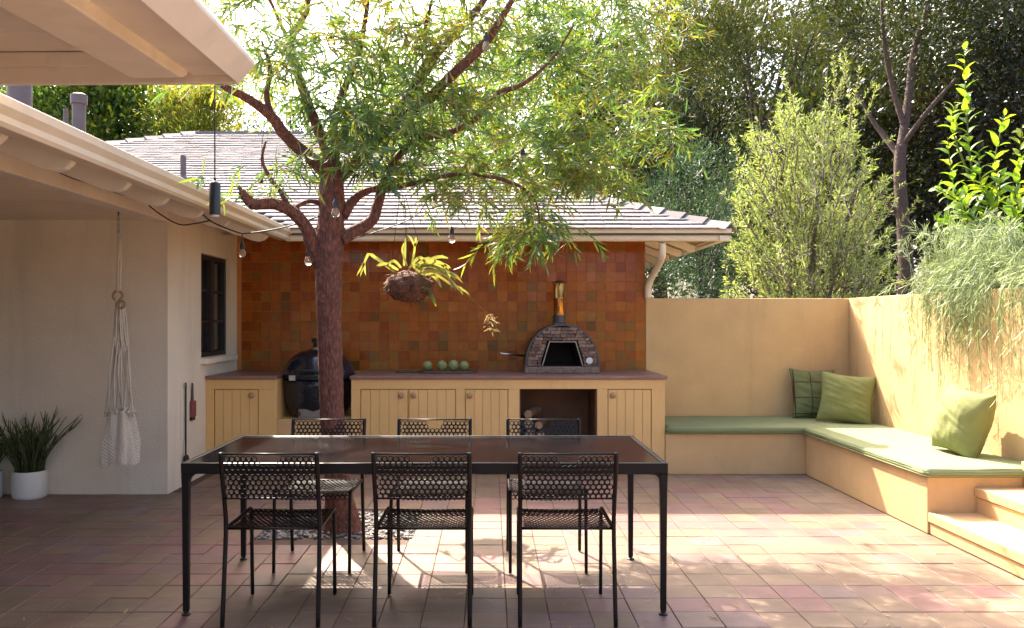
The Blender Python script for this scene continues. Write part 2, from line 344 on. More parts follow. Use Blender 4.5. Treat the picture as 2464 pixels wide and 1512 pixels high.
for i in range(-45, 19):
    for j in range(5, 43):
        x = .08 + TP*i + TP/2; y = TP*j + TP/2
        if x > XB + .09 or y > 8.5: continue
        if y > YC - .02 and x < 1.7: continue
        if x < XL and y > YW: continue
        if PX0 - .06 < x < PX1 + .06 and PY0 - .06 < y < PY1 + .06: continue
        if x > XB - .1 and y > YS: continue
        cells.append((x, y))
def fpick(x, y):
    a = mnoise.noise(Vector((x*.9, y*1.1, 3.1))) + .55*mnoise.noise(Vector((x*2.9, y*2.9, 9))) + random.uniform(-.28, .28)
    if a > .28: return random.choice([3,4,4,5])
    if a > .12: return random.choice([3,1,9,5])
    if a > -.2: return random.choice([0,1,7,2,0])
    return random.choice([2,8,6,0,8])
def screen(x, y): return VX + x*F/y, VY + EYE*F/y
vis = []; rest = []
for c in cells:
    sx, sy = screen(*c)
    (vis if -30 < sx < 2490 and sy < 1530 else rest).append(c)
vis.sort(key=lambda c: c[1])
jm = MB()
for k, (x, y) in enumerate(vis + rest):
    mi = fpick(x, y)
    dz = random.uniform(-.0018, .0018)
    if k < 300:
        o = bpy.data.objects.new('floor_tile', fmesh[mi]); link(o, floor); o.location = (x, y, -.004 + dz); o.rotation_euler = (random.gauss(0,.004), random.gauss(0,.004), random.gauss(0,.004))
    else:
        jm.mi = mi; jm.add([(p[0]+x, p[1]+y, p[2]-.004+dz) for p in tilebase.v], tilebase.f)
jm.build('floor_tiles', FT, floor, kind='stuff')
# tree pit: kerbless bed of gravel
gm = MB()
ico = bmesh.new(); bmesh.ops.create_icosphere(ico, subdivisions=1, radius=1); ICV = [v.co.copy() for v in ico.verts]; ICF = [tuple(v.index for v in f.verts) for f in ico.faces]; ico.free()
for i in range(1500):
    x = random.uniform(PX0, PX1); y = random.uniform(PY0, PY1); r = random.uniform(.008, .019); gm.mi = random.choice([0,0,1,1,2,3])
    R = Matrix.Rotation(random.uniform(0,6), 3, 'Z') @ Matrix.Diagonal((1, random.uniform(.6,1), random.uniform(.5,.8)))
    c = Vector((x, y, .002 + random.uniform(-.004,.008)))
    gm.add([c + (R @ v)*r*random.uniform(.85,1.1) for v in ICV], ICF)
gr = gm.build('gravel', M['gravel']); tag(gr, 'grey gravel filling the square bed around the tree trunk', 'gravel', kind='stuff')

# ---- the house: back range with tiled wall and left wing
house = thing('house', 'cream stucco house wrapping the patio with grey shingled hip roof and rust tiled wall', 'house', (-.5, YT, 0))
m = MB(); WY0, WY1, WZ0, WZ1 = 7.51, 8.36, 1.07, 2.02
m.box(XL-.2, XL, YW, WY0, 0, 2.42); m.box(XL-.2, XL, WY1, YT, 0, 2.42); m.box(XL-.2, XL, WY0, WY1, 0, WZ0); m.box(XL-.2, XL, WY0, WY1, WZ1, 2.42)
m.build('side_wall', M['stucco'], house)
MB().box(-9, XL-.2, YW, YW+.2, 0, 2.42).build('porch_wall', M['stucco'], house)
MB().box(-9, XL-.16, -4, YW, 2.22, 2.26).build('porch_ceiling', M['stucco'], house)
MB().box(XL-.13, XL+.012, -4, YW-.003, 2.205, 2.425).build('beam', M['trim'], house, bevel=.006)
m = MB(); m.box(XL, 1.598, YT, YT+.2, 0, 2.5); m.box(1.4, 1.604, YT+.2, 14, 0, 2.5); m.box(-9, XL, YT, YT+.2, 0, 2.5)
m.build('back_wall', M['stucco'], house)
MB().box(-9.2, -9, -4, YT, 0, 2.42).build('porch_end_wall', M['stucco'], house)
# window
win = MB().box(XL-.13, XL-.10, WY0, WY1, WZ0, WZ1).build('window', M['frame'], house)
fr = MB(); X0, X1 = XL-.10, XL-.045
for a,b in ((WY0,WY0+.045),(WY1-.045,WY1)): fr.box(X0,X1,a,b,WZ0,WZ1)
fr.box(X0,X1,WY0+.045,WY1-.045,WZ1-.045,WZ1); fr.box(X0,X1,WY0+.045,WY1-.045,WZ0,WZ0+.045)
mid = (WY0+WY1)/2; fr.box(X0,X1+.006,mid-.03,mid+.03,WZ0+.045,WZ1-.045)
fr.build('frame', M['frame'], win, bevel=.003)
for a,b in ((WY0+.045,mid-.03),(mid+.03,WY1-.045)):
    for k in range(3):
        h = (WZ1-WZ0-.09)/3; z = WZ0+.045+k*h
        MB().box(X0+.012,X0+.018,a,b,z+.011,z+h-.011).build('pane', M['glass'], win)
        if k: MB().box(X0+.004,X1-.012,a,b,z-.011,z+.011).build('muntin', M['frame'], win)
MB().box(XL-.098, XL+.06, WY0-.02, WY1+.05, WZ0-.055, WZ0-.004).build('sill', M['trim'], win, bevel=.006)
# tiled panel
panel = MB().box(XL+.002, 1.598, YT-.006, YT-.0005, .86, 2.36).build('tile_panel', M['tile_grout'], house)
ZP = .1015; zcells = []
for i in range(42):
    for j in range(15):
        x = 1.600 - ZP*(i+.5) ; z = .895 + ZP*(j+.5)
        if x - ZP/2 < XL - .0: continue
        zcells.append((x, z))
zmesh = {}
zb = tile_mesh(ZP-.0034, ZP-.0034, .0055, None, .0015)
def stand(p, rx, rz): # from floor orientation to wall facing -Y
    return None
zm = [MB().add(zb.v, zb.f).mesh(ZT[i], name='tile') for i in range(len(ZT))]
zcells.sort(key=lambda c: (abs(c[0]-.45), c[1]) if c[1] < 2.2 else (9, 0))
zj = MB()
for k, (x, z) in enumerate(zcells):
    a = mnoise.noise(Vector((x*1.1, z*1.6, 5)))
    wts = [6,6,3,3,2,1.5,4,5,1,2.5]
    if x > .35 and z < 1.55: wts = [4,2,1,5,5,4,6,3,1,1]
    if x < -1.0: wts = [3,5,6,1,3,2,2,4,2,5]
    mi = random.choices(range(10), wts)[0]
    E = (math.radians(90) + random.gauss(0,.011), random.gauss(0,.004), random.gauss(0,.011))
    loc = Vector((x, YT-.0045 - random.uniform(0,.0015), z))
    if k < 300:
        o = bpy.data.objects.new('tile', zm[mi]); link(o, panel); o.location = loc - wl(panel); o.rotation_euler = E
    else:
        from mathutils import Euler
        R = Euler(E).to_matrix(); zj.mi = mi; zj.add([loc + R @ Vector(p) for p in zb.v], zb.f)
zj.build('tiles', ZT, panel, kind='stuff')
# roof of the back range
RB = (YE + 5.23); A = Vector((XE, YE, ZE)); B = Vector((XE-5.23, RB, roof_z(RB))); C_ = Vector((-4.63, RB, roof_z(RB))); D_ = Vector((-7.8, RB-3.17, roof_z(RB-3.17))); E_ = Vector((XG+.02, YE, ZE))
dn = Vector((0,0,-.06))
roof = MB().add([A,B,C_,D_,E_]+[p+dn for p in (A,B,C_,D_,E_)], [(0,1,2,3,4),(9,8,7,6,5)]+[(i,5+i,5+(i+1)%5,(i+1)%5) for i in range(5)]).build('roof', M['roofdeck'], house)
B2 = Vector((XE, RB+5.23, ZE))
MB().add([A, B2, B, A+dn, B2+dn, B+dn], [(0,1,2),(5,4,3),(0,3,4,1),(1,4,5,2)]).build('roof_slope', SH[1], roof)
ub = Vector((0, 1, PITCH)).normalized(); nb = Vector((0, -PITCH, 1)).normalized()
ex = .15; SW = .24; sc_ = []
rows = int((RB-YE)/ub.y/ex)+1
def shingle_geo(wd):
    b = MB(); t = .018; return b.add([(-wd/2,0,.006),(wd/2,0,.006),(wd/2,ex*1.35,-.004),(-wd/2,ex*1.35,-.004),(-wd/2,0,.006+t),(wd/2,0,.006+t),(wd/2,ex*1.35,.004),(-wd/2,ex*1.35,.004)], [(0,3,2,1),(4,5,6,7),(0,1,5,4),(1,2,6,5),(2,3,7,6),(3,0,4,7)])
WDS = (.16, .20, .245); sgeo = [shingle_geo(wd) for wd in WDS]
smesh = {(a,b): MB().add(sgeo[a].v, sgeo[a].f).mesh(SH[b], name='shingle') for a in range(3) for b in range(4)}
Rr = Matrix((Vector((1,0,0)), ub, nb)).transposed()
for r in range(rows):
    s = r*ex - .03; Y = YE + s*ub.y
    xl = max(XG - (Y-YE) - .1, -4.63 - (RB-Y)); xr = XE - (Y-YE)
    x = xl + random.uniform(0,.15)
    while x < xr - .05:
        a = random.randrange(3)
        if x + WDS[a] > xr + .03: a = 0
        if x + WDS[a] > xr + .06: break
        sc_.append((r, a, Vector((x + WDS[a]/2, Y, roof_z(Y))))); x += WDS[a] + .006
sj = MB(); nvis = 0
for r, a, p in sc_:
    b = random.choices(range(4), [4,3,3,2])[0]
    sx = VX + p.x*F/p.y
    p = p + nb*random.uniform(0,.004)
    if nvis < 300 and (sx < 900 or sx > 1250 or r < 3):
        nvis += 1
        o = bpy.data.objects.new('shingle', smesh[(a,b)]); link(o, roof); o.location = p - wl(roof); o.rotation_euler = Rr.to_euler(); o.rotation_euler.z += random.gauss(0,.006)
    else:
        sj.mi = b; sj.add([p + Rr @ Vector(q) for q in sgeo[a].v], sgeo[a].f)
sj.build('shingles', SH, roof, kind='stuff')
hm = MB()
for P0, P1, sgn in ((A, B, 1), (C_, D_, -1)):
    n = 30 if sgn > 0 else 16; d = (P1-P0)/n
    if sgn < 0: P0, d = P1, -d
    for i in range(n):
        q = P0 + d*i; d_ = d.normalized(); sdv = d_.cross(Vector((0,0,1))).normalized(); u = Vector((0,0,1))
        mm = MB(); base = [q + sdv*-.12 + u*-.022, q + u*.05, q + sdv*.12 + u*-.022]; end = [p + d*1.12 - u*.022 for p in base]
        top = [p + u*.016 for p in base]; te = [p + u*.012 for p in end]
        mm.add(base+end+top+te, [(6,7,10,9),(7,8,11,10),(0,1,7,6),(1,2,8,7),(0,6,9,3),(2,5,11,8),(3,4,1,0),(4,5,2,1),(3,9,10,4),(4,10,11,5)])
        mm.build('ridge_cap', random.choice(SH), roof)
mm = MB()
mm.box(B.x-.0, C_.x, RB-.1, RB+.1, B.z-.02, B.z+.03) if False else mm.box(C_.x, B.x, RB-.09, RB+.09, B.z-.03, B.z+.02)
mm.build('ridge_cap', SH[0], roof)
# left wing roof and eave
LR = MB().add([(XG-.05,-4,ZE+.0),(XG-.05,YE+.5,ZE),(-6.5,YE+2.5,ZE+PITCH*(6.45+XG)*.97),(-6.5,-4,ZE+PITCH*(6.45+XG)*.97),(-9.6,-4,2.9),(-9.6,9.5,2.9)], [(0,1,2,3),(3,2,5,4)]).build('wing_roof', SH[1], house)
MB().add([(XL+.012,-4,2.44),(XL+.012,YT,2.44),(XG-.10,YT,2.235),(XG-.10,-4,2.235),(XL+.012,-4,2.46),(XL+.012,YT,2.46),(XG-.10,YT,2.255),(XG-.10,-4,2.255)], [(0,1,2,3),(7,6,5,4),(0,4,5,1),(2,6,7,3)]).build('soffit', M['trim'], house)
for y in (2.86, 3.46, 4.03, 4.66, 5.22, 5.85, 6.43, 7.05, 7.55):
    poly = [(XL+.012,0,2.437),(XG-.115,0,2.243)]
    cx, cz, rr = XG-.15, 2.225, .055
    pts = [(XG-.115, 2.243)] + [(cx + .05*math.cos(a)+.0, 2.243 - .075*(1-math.cos(a-0)) ) for a in ()]
    P2 = [(XL+.013,2.432),(XG-.11,2.238),(XG-.108,2.20),(XG-.12,2.165),(XG-.15,2.138),(XG-.20,2.125),(XG-.26,2.135),(XL+.013,2.31)]
    MB().prism([(a, y-.024, b) for a,b in P2], (0,.048,0)).build('rafter_tail', M['trim'], house, bevel=.004)
def gutter_profile(): return [(0,0),(.075,0),(.088,.018),(.088,.045),(.112,.075),(.116,.112),(.104,.118),(.10,.108),(.096,.108),(.012,.108),(.012,.118),(0,.118)]
gp = gutter_profile()
MB().prism([(XG-.11+a, -4, 2.172+b) for a,b in gp], (0,YE+4+.0,0)).build('gutter', M['gutter'], house, bevel=.002)
MB().prism([(XG-.06, YE+.11-a, 2.1705+b) for a,b in gp], (XE-XG+.06,0,0)).build('gutter', M['gutter'], house, bevel=.002)
MB().prism([(XE-.11+a, YE+.004, 2.1715+b) for a,b in gp], (0,6,0)).build('gutter', M['gutter'], house, bevel=.002)
MB().box(XG-.14, XG-.112, -4, YE+.1, 2.20, 2.285).build('fascia', M['trim'], house)
MB().box(XG-.05, XE-.115, YE+.113, YE+.14, 2.19, 2.285).build('fascia', M['trim'], house)
MB().box(XE-.14, XE-.113, YE+.142, YE+6, 2.19, 2.285).build('fascia', M['trim'], house)
MB().add([(XL,YE+.14,2.235),(1.6,YE+.14,2.235),(1.6,YT,2.47),(XL,YT,2.47)], [(0,1,2,3)]).build('soffit', M['trim'], house)
# exposed boards under the right hand eave
for k in range(26):
    y = YE+.145+.16*k; n = 0
    z1 = 2.20; xi = max(1.6, XE-.14-(y-YE)+.05); z0 = z1+.38*(XE-.14-xi)
    if xi > XE-.2: continue
    yy0, yy1 = y, y+.154
    MB().add([(xi,yy0,z0-.001),(XE-.14,yy0,z1),(XE-.14,yy1,z1),(xi,yy1,z0-.001),(xi,yy0,z0+.02),(XE-.14,yy0,z1+.02),(XE-.14,yy1,z1+.02),(xi,yy1,z0+.02)], [(0,3,2,1),(4,5,6,7),(0,1,5,4),(1,2,6,5),(2,3,7,6),(3,0,4,7)]).build('soffit_board', M['wood_soffit'], house)
for k in range(5):
    y = YE+.80+.62*k
    MB().prism([(1.605,y,2.40),(XE-.15,y,2.195),(XE-.15,y,2.14),(XE-.2,y,2.13),(1.605,y,2.32)], (0,.05,0)).build('rafter_tail', M['trim'], house)
# downspout
dp = [at(1594,586,7.98), at(1594,612,8.0), at(1590,628,8.1), at(1566,672,8.45), at(1560,690,8.5), at(1559,718,8.52), at(1559,770,8.60)]
MB().tube(spline(dp[:3],8)+spline(dp[3:6],8), .034, 12).build('downspout', M['gutter'], house, smooth=True)
# pipes through the roofs
def pipe(x, y0, y1, Y, r, cap=False):
    b = at(x, y0, Y); t = at(x, y1, Y); mm = MB(); p = [(r,0),(r,t.z-b.z)]
    mm.lathe(p, b, 16)
    o = mm.build('vent_pipe', M['pipe'], house); smooth_angle(o)
    if cap:
        o2 = MB().lathe([(r*1.25,t.z-b.z-.09),(r*1.25,t.z-b.z),(r*.9,t.z-b.z+.01)], b, 16).build('cap', M['pipe'], o); smooth_angle(o2)
pipe(190, 345, 229, 8.1, .062, True); pipe(47, 330, 205, 8.0, .11); pipe(158, 330, 262, 8.3, .022)
pipe(441, 440, 376, 9.9, .034)
o = MB().lathe([(.085,0),(.055,.06),(.036,.09)], at(441, 441, 9.9), 16).build('flashing', M['pipe'], house)
# junction boxes and conduit on the beam
e = thing('electrical_box', 'brown metal junction box on the porch beam near the left edge of the picture', 'electrical box', at(50,362,4.55))
Yb = 2.598*F/(VX-45); q = at(45,358,Yb)
MB().box(q.x, q.x+.05, q.y-.05, q.y+.05, q.z-.05, q.z+.03).build('box', M['brown_paint'], e, bevel=.004)
MB().box(q.x+.0, q.x+.026, q.y+.05, q.y+.20, q.z-.055, q.z-.015).build('connector', M['brown_paint'], e, bevel=.003)
Yb = 2.598*F/(VX-282); q2 = at(282,455,Yb)
e2 = thing('electrical_box', 'brown outlet box on the beam where the string light cable starts', 'electrical box', q2)
MB().box(q2.x, q2.x+.06, q2.y-.09, q2.y+.09, q2.z-.035, q2.z+.03).build('box', M['brown_paint'], e2, bevel=.004)
MB().tube([q2+Vector((.05,.05,0)), q2+Vector((.05,.13,-.005))], .014, 10).build('plug', M['black_plastic'], e2, smooth=True)
c = MB().tube(spline([q+Vector((.018,.2,-.035)), (q+q2)/2+Vector((.018,0,-.045)), q2+Vector((.02,-.09,0))], 14), .013, 8).build('conduit', M['brown_paint'], smooth=True)
tag(c, 'brown cable conduit running along the porch beam between two boxes', 'conduit')

# ---- foreground porch roof corner, top left
pr = thing('porch_roof', 'cream painted porch roof corner overhanging the top left of the view', 'roof', (-.958, 3.1, 2.3))
Y0 = 3.1
Cc = at(574, 204, Y0); uu = Vector((.10, -1, -.113))       # towards the viewer
def L_(a, b, c): return Cc + Vector((-a, .02*a, 0)) + uu*b + Vector((0,0,c))     # a: leftwards, b: towards viewer, c: up
def lbox(a0,a1,b0,b1,c0,c1): return MB().add([L_(a0,b0,c0),L_(a1,b0,c0),L_(a1,b1,c0),L_(a0,b1,c0),L_(a0,b0,c1),L_(a1,b0,c1),L_(a1,b1,c1),L_(a0,b1,c1)], [(0,3,2,1),(4,5,6,7),(0,1,5,4),(1,2,6,5),(2,3,7,6),(3,0,4,7)])
lbox(0,5,0,.035,0,.16).build('fascia', M['trim'], pr, bevel=.004)
MB().add([L_(0,.0,0),L_(-.062,-.0,.07),L_(-.062,-.0,.085),L_(0,0,.16),L_(0,4.5,0),L_(-.062,4.5,.07),L_(-.062,4.5,.085),L_(0,4.5,.16)], [(0,1,2,3),(7,6,5,4),(0,4,5,1),(1,5,6,2),(2,6,7,3),(3,7,4,0)]).build('fascia', M['trim'], pr, bevel=.004)
lbox(.001,.16,.036,4.5,.028,.05).build('soffit_strip', M['trim'], pr, bevel=.003)
for k in range(14): lbox(.05,5,.065+.30*k,.36+.30*k,.115,.14).build('ceiling_board', M['trim'], pr, bevel=.004)
lbox(.16,5,.036,.062,.062,.114).build('ledger', M['trim'], pr, bevel=.003)
P2 = [(.10,.11),(.055,.075),(.06,.045),(.085,.02),(.13,.004),(.19,-.004),(4.5,-.004),(4.5,.11)]
MB().prism([L_(.17,b,c) for b,c in P2], L_(.35,0,0)-L_(.17,0,0)).build('rafter', M['trim'], pr, bevel=.006)
MB().prism([L_(2.0,b,c) for b,c in P2], L_(2.16,0,0)-L_(2.0,0,0)).build('rafter', M['trim'], pr, bevel=.006)
MB().add([L_(.3,.02,.165),L_(5,.02,.165),L_(5,4.5,.165),L_(.3,4.5,.165),L_(.3,.02,.19),L_(5,.02,.19),L_(5,4.5,.19),L_(.3,4.5,.19)], [(0,3,2,1),(4,5,6,7),(0,1,5,4),(1,2,6,5),(2,3,7,6),(3,0,4,7)]).build('roof_deck', M['roofdeck'], pr)

# ---- garden walls
gw = thing('garden_wall', 'ochre plastered back garden wall behind the corner bench', 'wall', (2.6, YT, 0))
MB().box(1.606, XR+.2, YT, YT+.22, 0, 1.64).build('wall', M['tan'], gw, bevel=.008)
gw2 = thing('garden_wall', 'sunlit plastered side garden wall with feathery plants spilling over it', 'wall', (XR, 7, 0))
MB().box(XR, XR+.2, YS, YT-.003, 0, 1.64).build('wall', M['tan'], gw2, bevel=.008)

# ---- bench
bench = thing('built_in_bench', 'ochre plastered L shaped bench built into the corner of the garden walls', 'bench', (2.9, 7, 0))
MB().box(1.608, XR-.002, 7.61, YT-.004, 0, .372).build('seat_base', M['tan'], bench, bevel=.006)
MB().box(XB, XR-.002, YS, 7.607, 0, .372).build('seat_base', M['tan'], bench, bevel=.006)
def pad(x0,x1,y0,y1,z0,z1,name,label):
    b = bmesh.new(); bmesh.ops.create_cube(b, size=1)
    for v in b.verts: v.co = Vector((x0+(v.co.x+.5)*(x1-x0), y0+(v.co.y+.5)*(y1-y0), z0+(v.co.z+.5)*(z1-z0)))
    bmesh.ops.bevel(b, geom=b.edges[:], offset=.018, segments=3, affect='EDGES')
    bmesh.ops.subdivide_edges(b, edges=[e for e in b.edges if e.calc_length() > .3], cuts=40, use_grid_fill=True)
    for v in b.verts:
        if v.co.z > z0+.03: v.co.z += .007*mnoise.noise(v.co*2.3) + .003*mnoise.noise(v.co*8)
        else: v.co.x += .003*mnoise.noise(v.co*6); v.co.y += .003*mnoise.noise(v.co*6+Vector((9,0,0)))
    me = bpy.data.meshes.new(name); b.to_mesh(me); b.free(); me.materials.append(M['seatpad'])
    me.polygons.foreach_set('use_smooth',[True]*len(me.polygons))
    o = bpy.data.objects.new(name, me); link(o)
    e_ = .004; c4 = [(x0,y0),(x1,y0),(x1,y1),(x0,y1),(x0,y0)]
    for zz in (z1-.012, z0+.012):
        pts = [Vector((a[0]+(b_[0]-a[0])*k/12, a[1]+(b_[1]-a[1])*k/12, zz+.003*mnoise.noise(Vector((a[0]+(b_[0]-a[0])*k/12, a[1]+(b_[1]-a[1])*k/12, 0))*2))) for a,b_ in zip(c4, c4[1:]) for k in range(12)] + [Vector((x0,y0,zz))]
        MB().tube(pts, e_, 6).build('piping', M['seatpad'], o, smooth=True)
    return tag(o, label, 'cushion')
pad(1.61, XR-.004, 7.575, YT-.006, .373, .428, 'seat_cushion', 'long green seat pad on the back bench below the ochre wall')
pad(XB-.03, XR-.004, YS-.035, 7.572, .373, .43, 'seat_cushion', 'green seat pad on the right bench, mostly in sunlight')

# ---- steps at the right
st = thing('steps', 'ochre steps rising to the right beside the end of the bench', 'steps', (3.2, 4.5, 0))
for X0_, z0_, z1_ in ((XB,0,.142),(3.19,.142,.31),(3.50,.31,.48),(3.82,.48,.65)):
    MB().box(X0_+.012, 4.6, 1.5, YS-.004, 0 if z0_==0 else z0_-.05, z1_-.066).build('riser', M['tan'], st, bevel=.004)
    MB().box(X0_, 4.6, 1.49, YS-.003, z1_-.062, z1_).build('tread', M['tan'], st, bevel=.006)

# ================================================================== COUNTER
ct = thing('kitchen_counter', 'ochre outdoor kitchen counter with plank doors and a red stone top', 'counter', (-.5, YC, 0))
FZ = .012
def frame_piece(mm, x0,x1,z0,z1): mm.box(x0,x1,YC,YC+.03,z0,z1)
# carcass (left, platform under the grill, right with log niche)
m = MB()
m.box(XL+.002, -1.961, YC+.03, YT-.008, 0, .868); m.box(-1.96, -1.275, YC+.06, YT-.008, 0, .495)
m.box(-1.274, .271, YC+.03, YT-.008, 0, .868); m.box(.984, 1.606, YC+.03, YT-.008, 0, .868)
m.box(.271, .984, YC+.62, YT-.008, 0, .868); m.box(.271, .984, YC+.03, YC+.62, 0, .09); m.box(.271,.984,YC+.03,YC+.62,.80,.868)
m.build('carcass', M['ochre'], ct)
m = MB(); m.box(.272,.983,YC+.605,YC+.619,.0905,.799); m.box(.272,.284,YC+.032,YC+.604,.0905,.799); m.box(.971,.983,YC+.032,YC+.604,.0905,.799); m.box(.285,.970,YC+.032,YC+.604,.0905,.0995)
m.build('niche_shade_lining', M['niche'], ct)  # added panels, coloured dark to give the niche its inner shade
MB().box(-1.959,-1.276,YC+.012,YC+.058,0,.50).build('grill_platform', M['tan'], ct, bevel=.004)
m = MB()
def frame_around(x0, x1, doors, ztop=.868, dt=.78, db=.09):
    frame_piece(m, x0, x1, dt, ztop); frame_piece(m, x0, x1, 0, db)
    xs = [x0] + [v for d in doors for v in d] + [x1]
    for i in range(0, len(xs), 2):
        if xs[i+1] - xs[i] > .001: frame_piece(m, xs[i], xs[i+1], db, dt)
frame_around(XL+.002, -1.961, [(-2.533,-2.125)])
frame_around(-1.274, 1.606, [(-1.19,-.313),(-.229,.168),(.271,.984),(1.08,1.484)])
m.build('face_frame', M['ochre'], ct, bevel=.003)
m = MB(); m.prism([(XL+.002,YC-.025,.8695),(-1.955,YC-.025,.8695),(-1.955,YT-.008,.8695),(XL+.002,YT-.008,.8695)], (0,0,.032)); 
m.build('countertop', M['counter_stone'], ct, bevel=.006)
MB().box(-1.285, 1.625, YC-.025, YT-.008, .8695, .9015).build('countertop', M['counter_stone'], ct, bevel=.006)
def door(x0, x1, knob_x, n, zt=.778, zb=.095):
    d = MB().box(x0+.006, x1-.006, YC+.012, YC+.028, zb+.004, zt-.006).build('door', M['ochre'], ct)
    wd = (x1-x0-.012)/n
    for k in range(n):
        MB().box(x0+.006+wd*k+.0015, x0+.006+wd*(k+1)-.0015, YC+.002, YC+.0118, zb+.004, zt-.006).build('plank', M['ochre'], d, bevel=.003)
    kb = MB(); prof = [(.010,0),(.010,.012),(.024,.018),(.027,.028),(.022,.038),(.008,.042)]
    vs = MB().lathe(prof, (0,0,0), 14)
    o = MB().add([(knob_x + p[0], YC+.002 - p[2], .722 + p[1]) for p in vs.v], vs.f).build('knob', M['knobwood'], d, smooth=True)
door(-2.533,-2.125,-2.185,5); door(-1.19,-.752,-.815,5); door(-.748,-.313,-.70,5); door(-.229,.168,-.185,5); door(1.08,1.484,1.125,5)

# ---- logs in the niche
for i, (x, z, r, ln, ang) in enumerate([(.36,.155,.055,.34,.1),(.48,.15,.05,.36,-.15),(.60,.15,.048,.33,.1),(.42,.25,.05,.36,.2),(.54,.245,.045,.33,-.1),(.37,.345,.05,.32,.3),(.36,.445,.045,.3,-.25),(.355,.535,.042,.3,.35),(.455,.43,.04,.33,.2),(.47,.335,.045,.34,-.1)]):
    a = Vector((x, YC+.12, z)); b = a + Vector((math.sin(ang)*ln, math.cos(ang)*ln, .02))
    t = thing('log', ['split log on the niche floor at far left of the pile','log on the niche floor second from the left','log on the niche floor third from the left','log on the second layer, left side of the pile','log on the second layer, right side of the pile','log on the third layer, left side of the pile','log on the fourth layer, left side of the pile','topmost log of the firewood pile','log on the fourth layer, right side of the pile','log on the third layer, right side of the pile'][i], 'log', a, 'firewood in the counter niche')
    MB().tube([a + (b-a)*k/5 for k in range(6)], [r*random.uniform(.92,1.05) for _ in range(6)], 10, cap=False).build('bark', M['logbark'], t, smooth=True)
    MB().tube([a+(b-a)*.004, a+(b-a)*.01], r*.93, 10).build('cut_end', M['logend'], t)

# ---- kamado grill
kx, ky = -1.64, 7.99
kg = thing('kamado_grill', 'black ceramic kamado grill set into the counter behind the tree trunk', 'grill', (kx, ky, .5))
R = .335
o = MB().lathe([(R*.72,.505),(R*.86,.56),(R*.97,.68),(R,.80),(R,.868)], (kx,ky,0), 40).build('base', M['kamado'], kg, smooth=True)
o = MB().lathe([(R+.004,.882),(R+.002,.905),(R*.97,.96),(R*.88,1.02),(R*.72,1.075),(R*.5,1.115),(R*.27,1.132),(.07,1.135)], (kx,ky,0), 40).build('lid', M['kamado'], kg, smooth=True)
smooth_angle(MB().lathe([(R+.012,.866),(R+.012,.884)], (kx,ky,0), 40).build('band', M['black_iron'], kg))
smooth_angle(MB().lathe([(R+.010,.888),(R+.010,.900)], (kx,ky,0), 40).build('band', M['black_iron'], kg))
smooth_angle(MB().lathe([(.072,1.134),(.072,1.150),(.06,1.152)], (kx,ky,0), 24).build('collar', M['silver'], kg))
smooth_angle(MB().lathe([(.056,1.15),(.056,1.20),(.074,1.205),(.074,1.232),(.05,1.24),(.02,1.242)], (kx,ky,0), 24).build('vent_cap', M['black_iron'], kg))
q = Vector((kx-.19, ky-.285, .872)); MB().box(q.x-.03,q.x+.03,q.y-.022,q.y+.01,q.z-.02,q.z+.03).build('latch', M['silver'], kg, bevel=.003)
MB().tube(spline([(kx-.16,ky-R-.015,.93),(kx-.15,ky-R-.06,.945),(kx,ky-R-.075,.95),(kx+.15,ky-R-.06,.945),(kx+.16,ky-R-.015,.93)],14), .012, 10).build('handle', M['black_iron'], kg, smooth=True)
m = MB(); q = Vector((kx-.015, ky-.27, .545)); m.box(q.x-.12,q.x+.12,q.y-.02,q.y+.03,q.z-.04,q.z+.042); m.build('draft_door', M['dull_steel'], kg, bevel=.004)
MB().box(q.x-.112,q.x-.10,q.y-.03,q.y-.021,q.z-.02,q.z+.02).build('draft_handle', M['black_iron'], kg)

# ---- pizza oven
ox, oy = at(1352, 899, 8.02).x, 7.98
oz = .9016
ov = thing('pizza_oven', 'arched stone faced pizza oven with brass chimney on the counter', 'oven', (ox, oy, oz))
OW, OH, OD = .355, .475, .46
def arch(t, k=1.0):  # t from 0..pi
    a = math.cos(t); return Vector((-a*OW*k if abs(a) < 2 else 0, 0, .06 + (OH-.06)*k*abs(math.sin(t))**.86))
N_ = 28
m = MB(); f0 = []; 
ring = [arch(math.pi*i/N_) for i in range(N_+1)]
vs = []
for yy in (0.012, OD): vs += [Vector((ox,oy+yy,oz)) + p for p in ring]
m.add(vs, [(i,i+1,N_+2+i,N_+1+i) for i in range(N_)] + [tuple(range(N_+1, 2*N_+2))])
smooth_angle(m.build('shell', M['ovenmetal'], ov))
m = MB(); vs = []
for k_, yy in ((1.0,-.012),(1.0,.02),(.955,.02),(.955,-.012)): vs += [Vector((ox,oy+yy,oz)) + Vector((p.x*k_, 0, .06+(p.z-.06)*k_)) for p in ring]
n1 = N_+1
m.add(vs, [(a*n1+i, a*n1+i+1, ((a+1)%4)*n1+i+1, ((a+1)%4)*n1+i) for a in range(4) for i in range(N_)])
m.build('rim', M['ovenmetal'], ov)
MB().box(ox-OW-.004, ox+OW+.004, oy-.02, oy+OD, oz, oz+.066).build('plinth', M['ovenstone'][1], ov, bevel=.01)
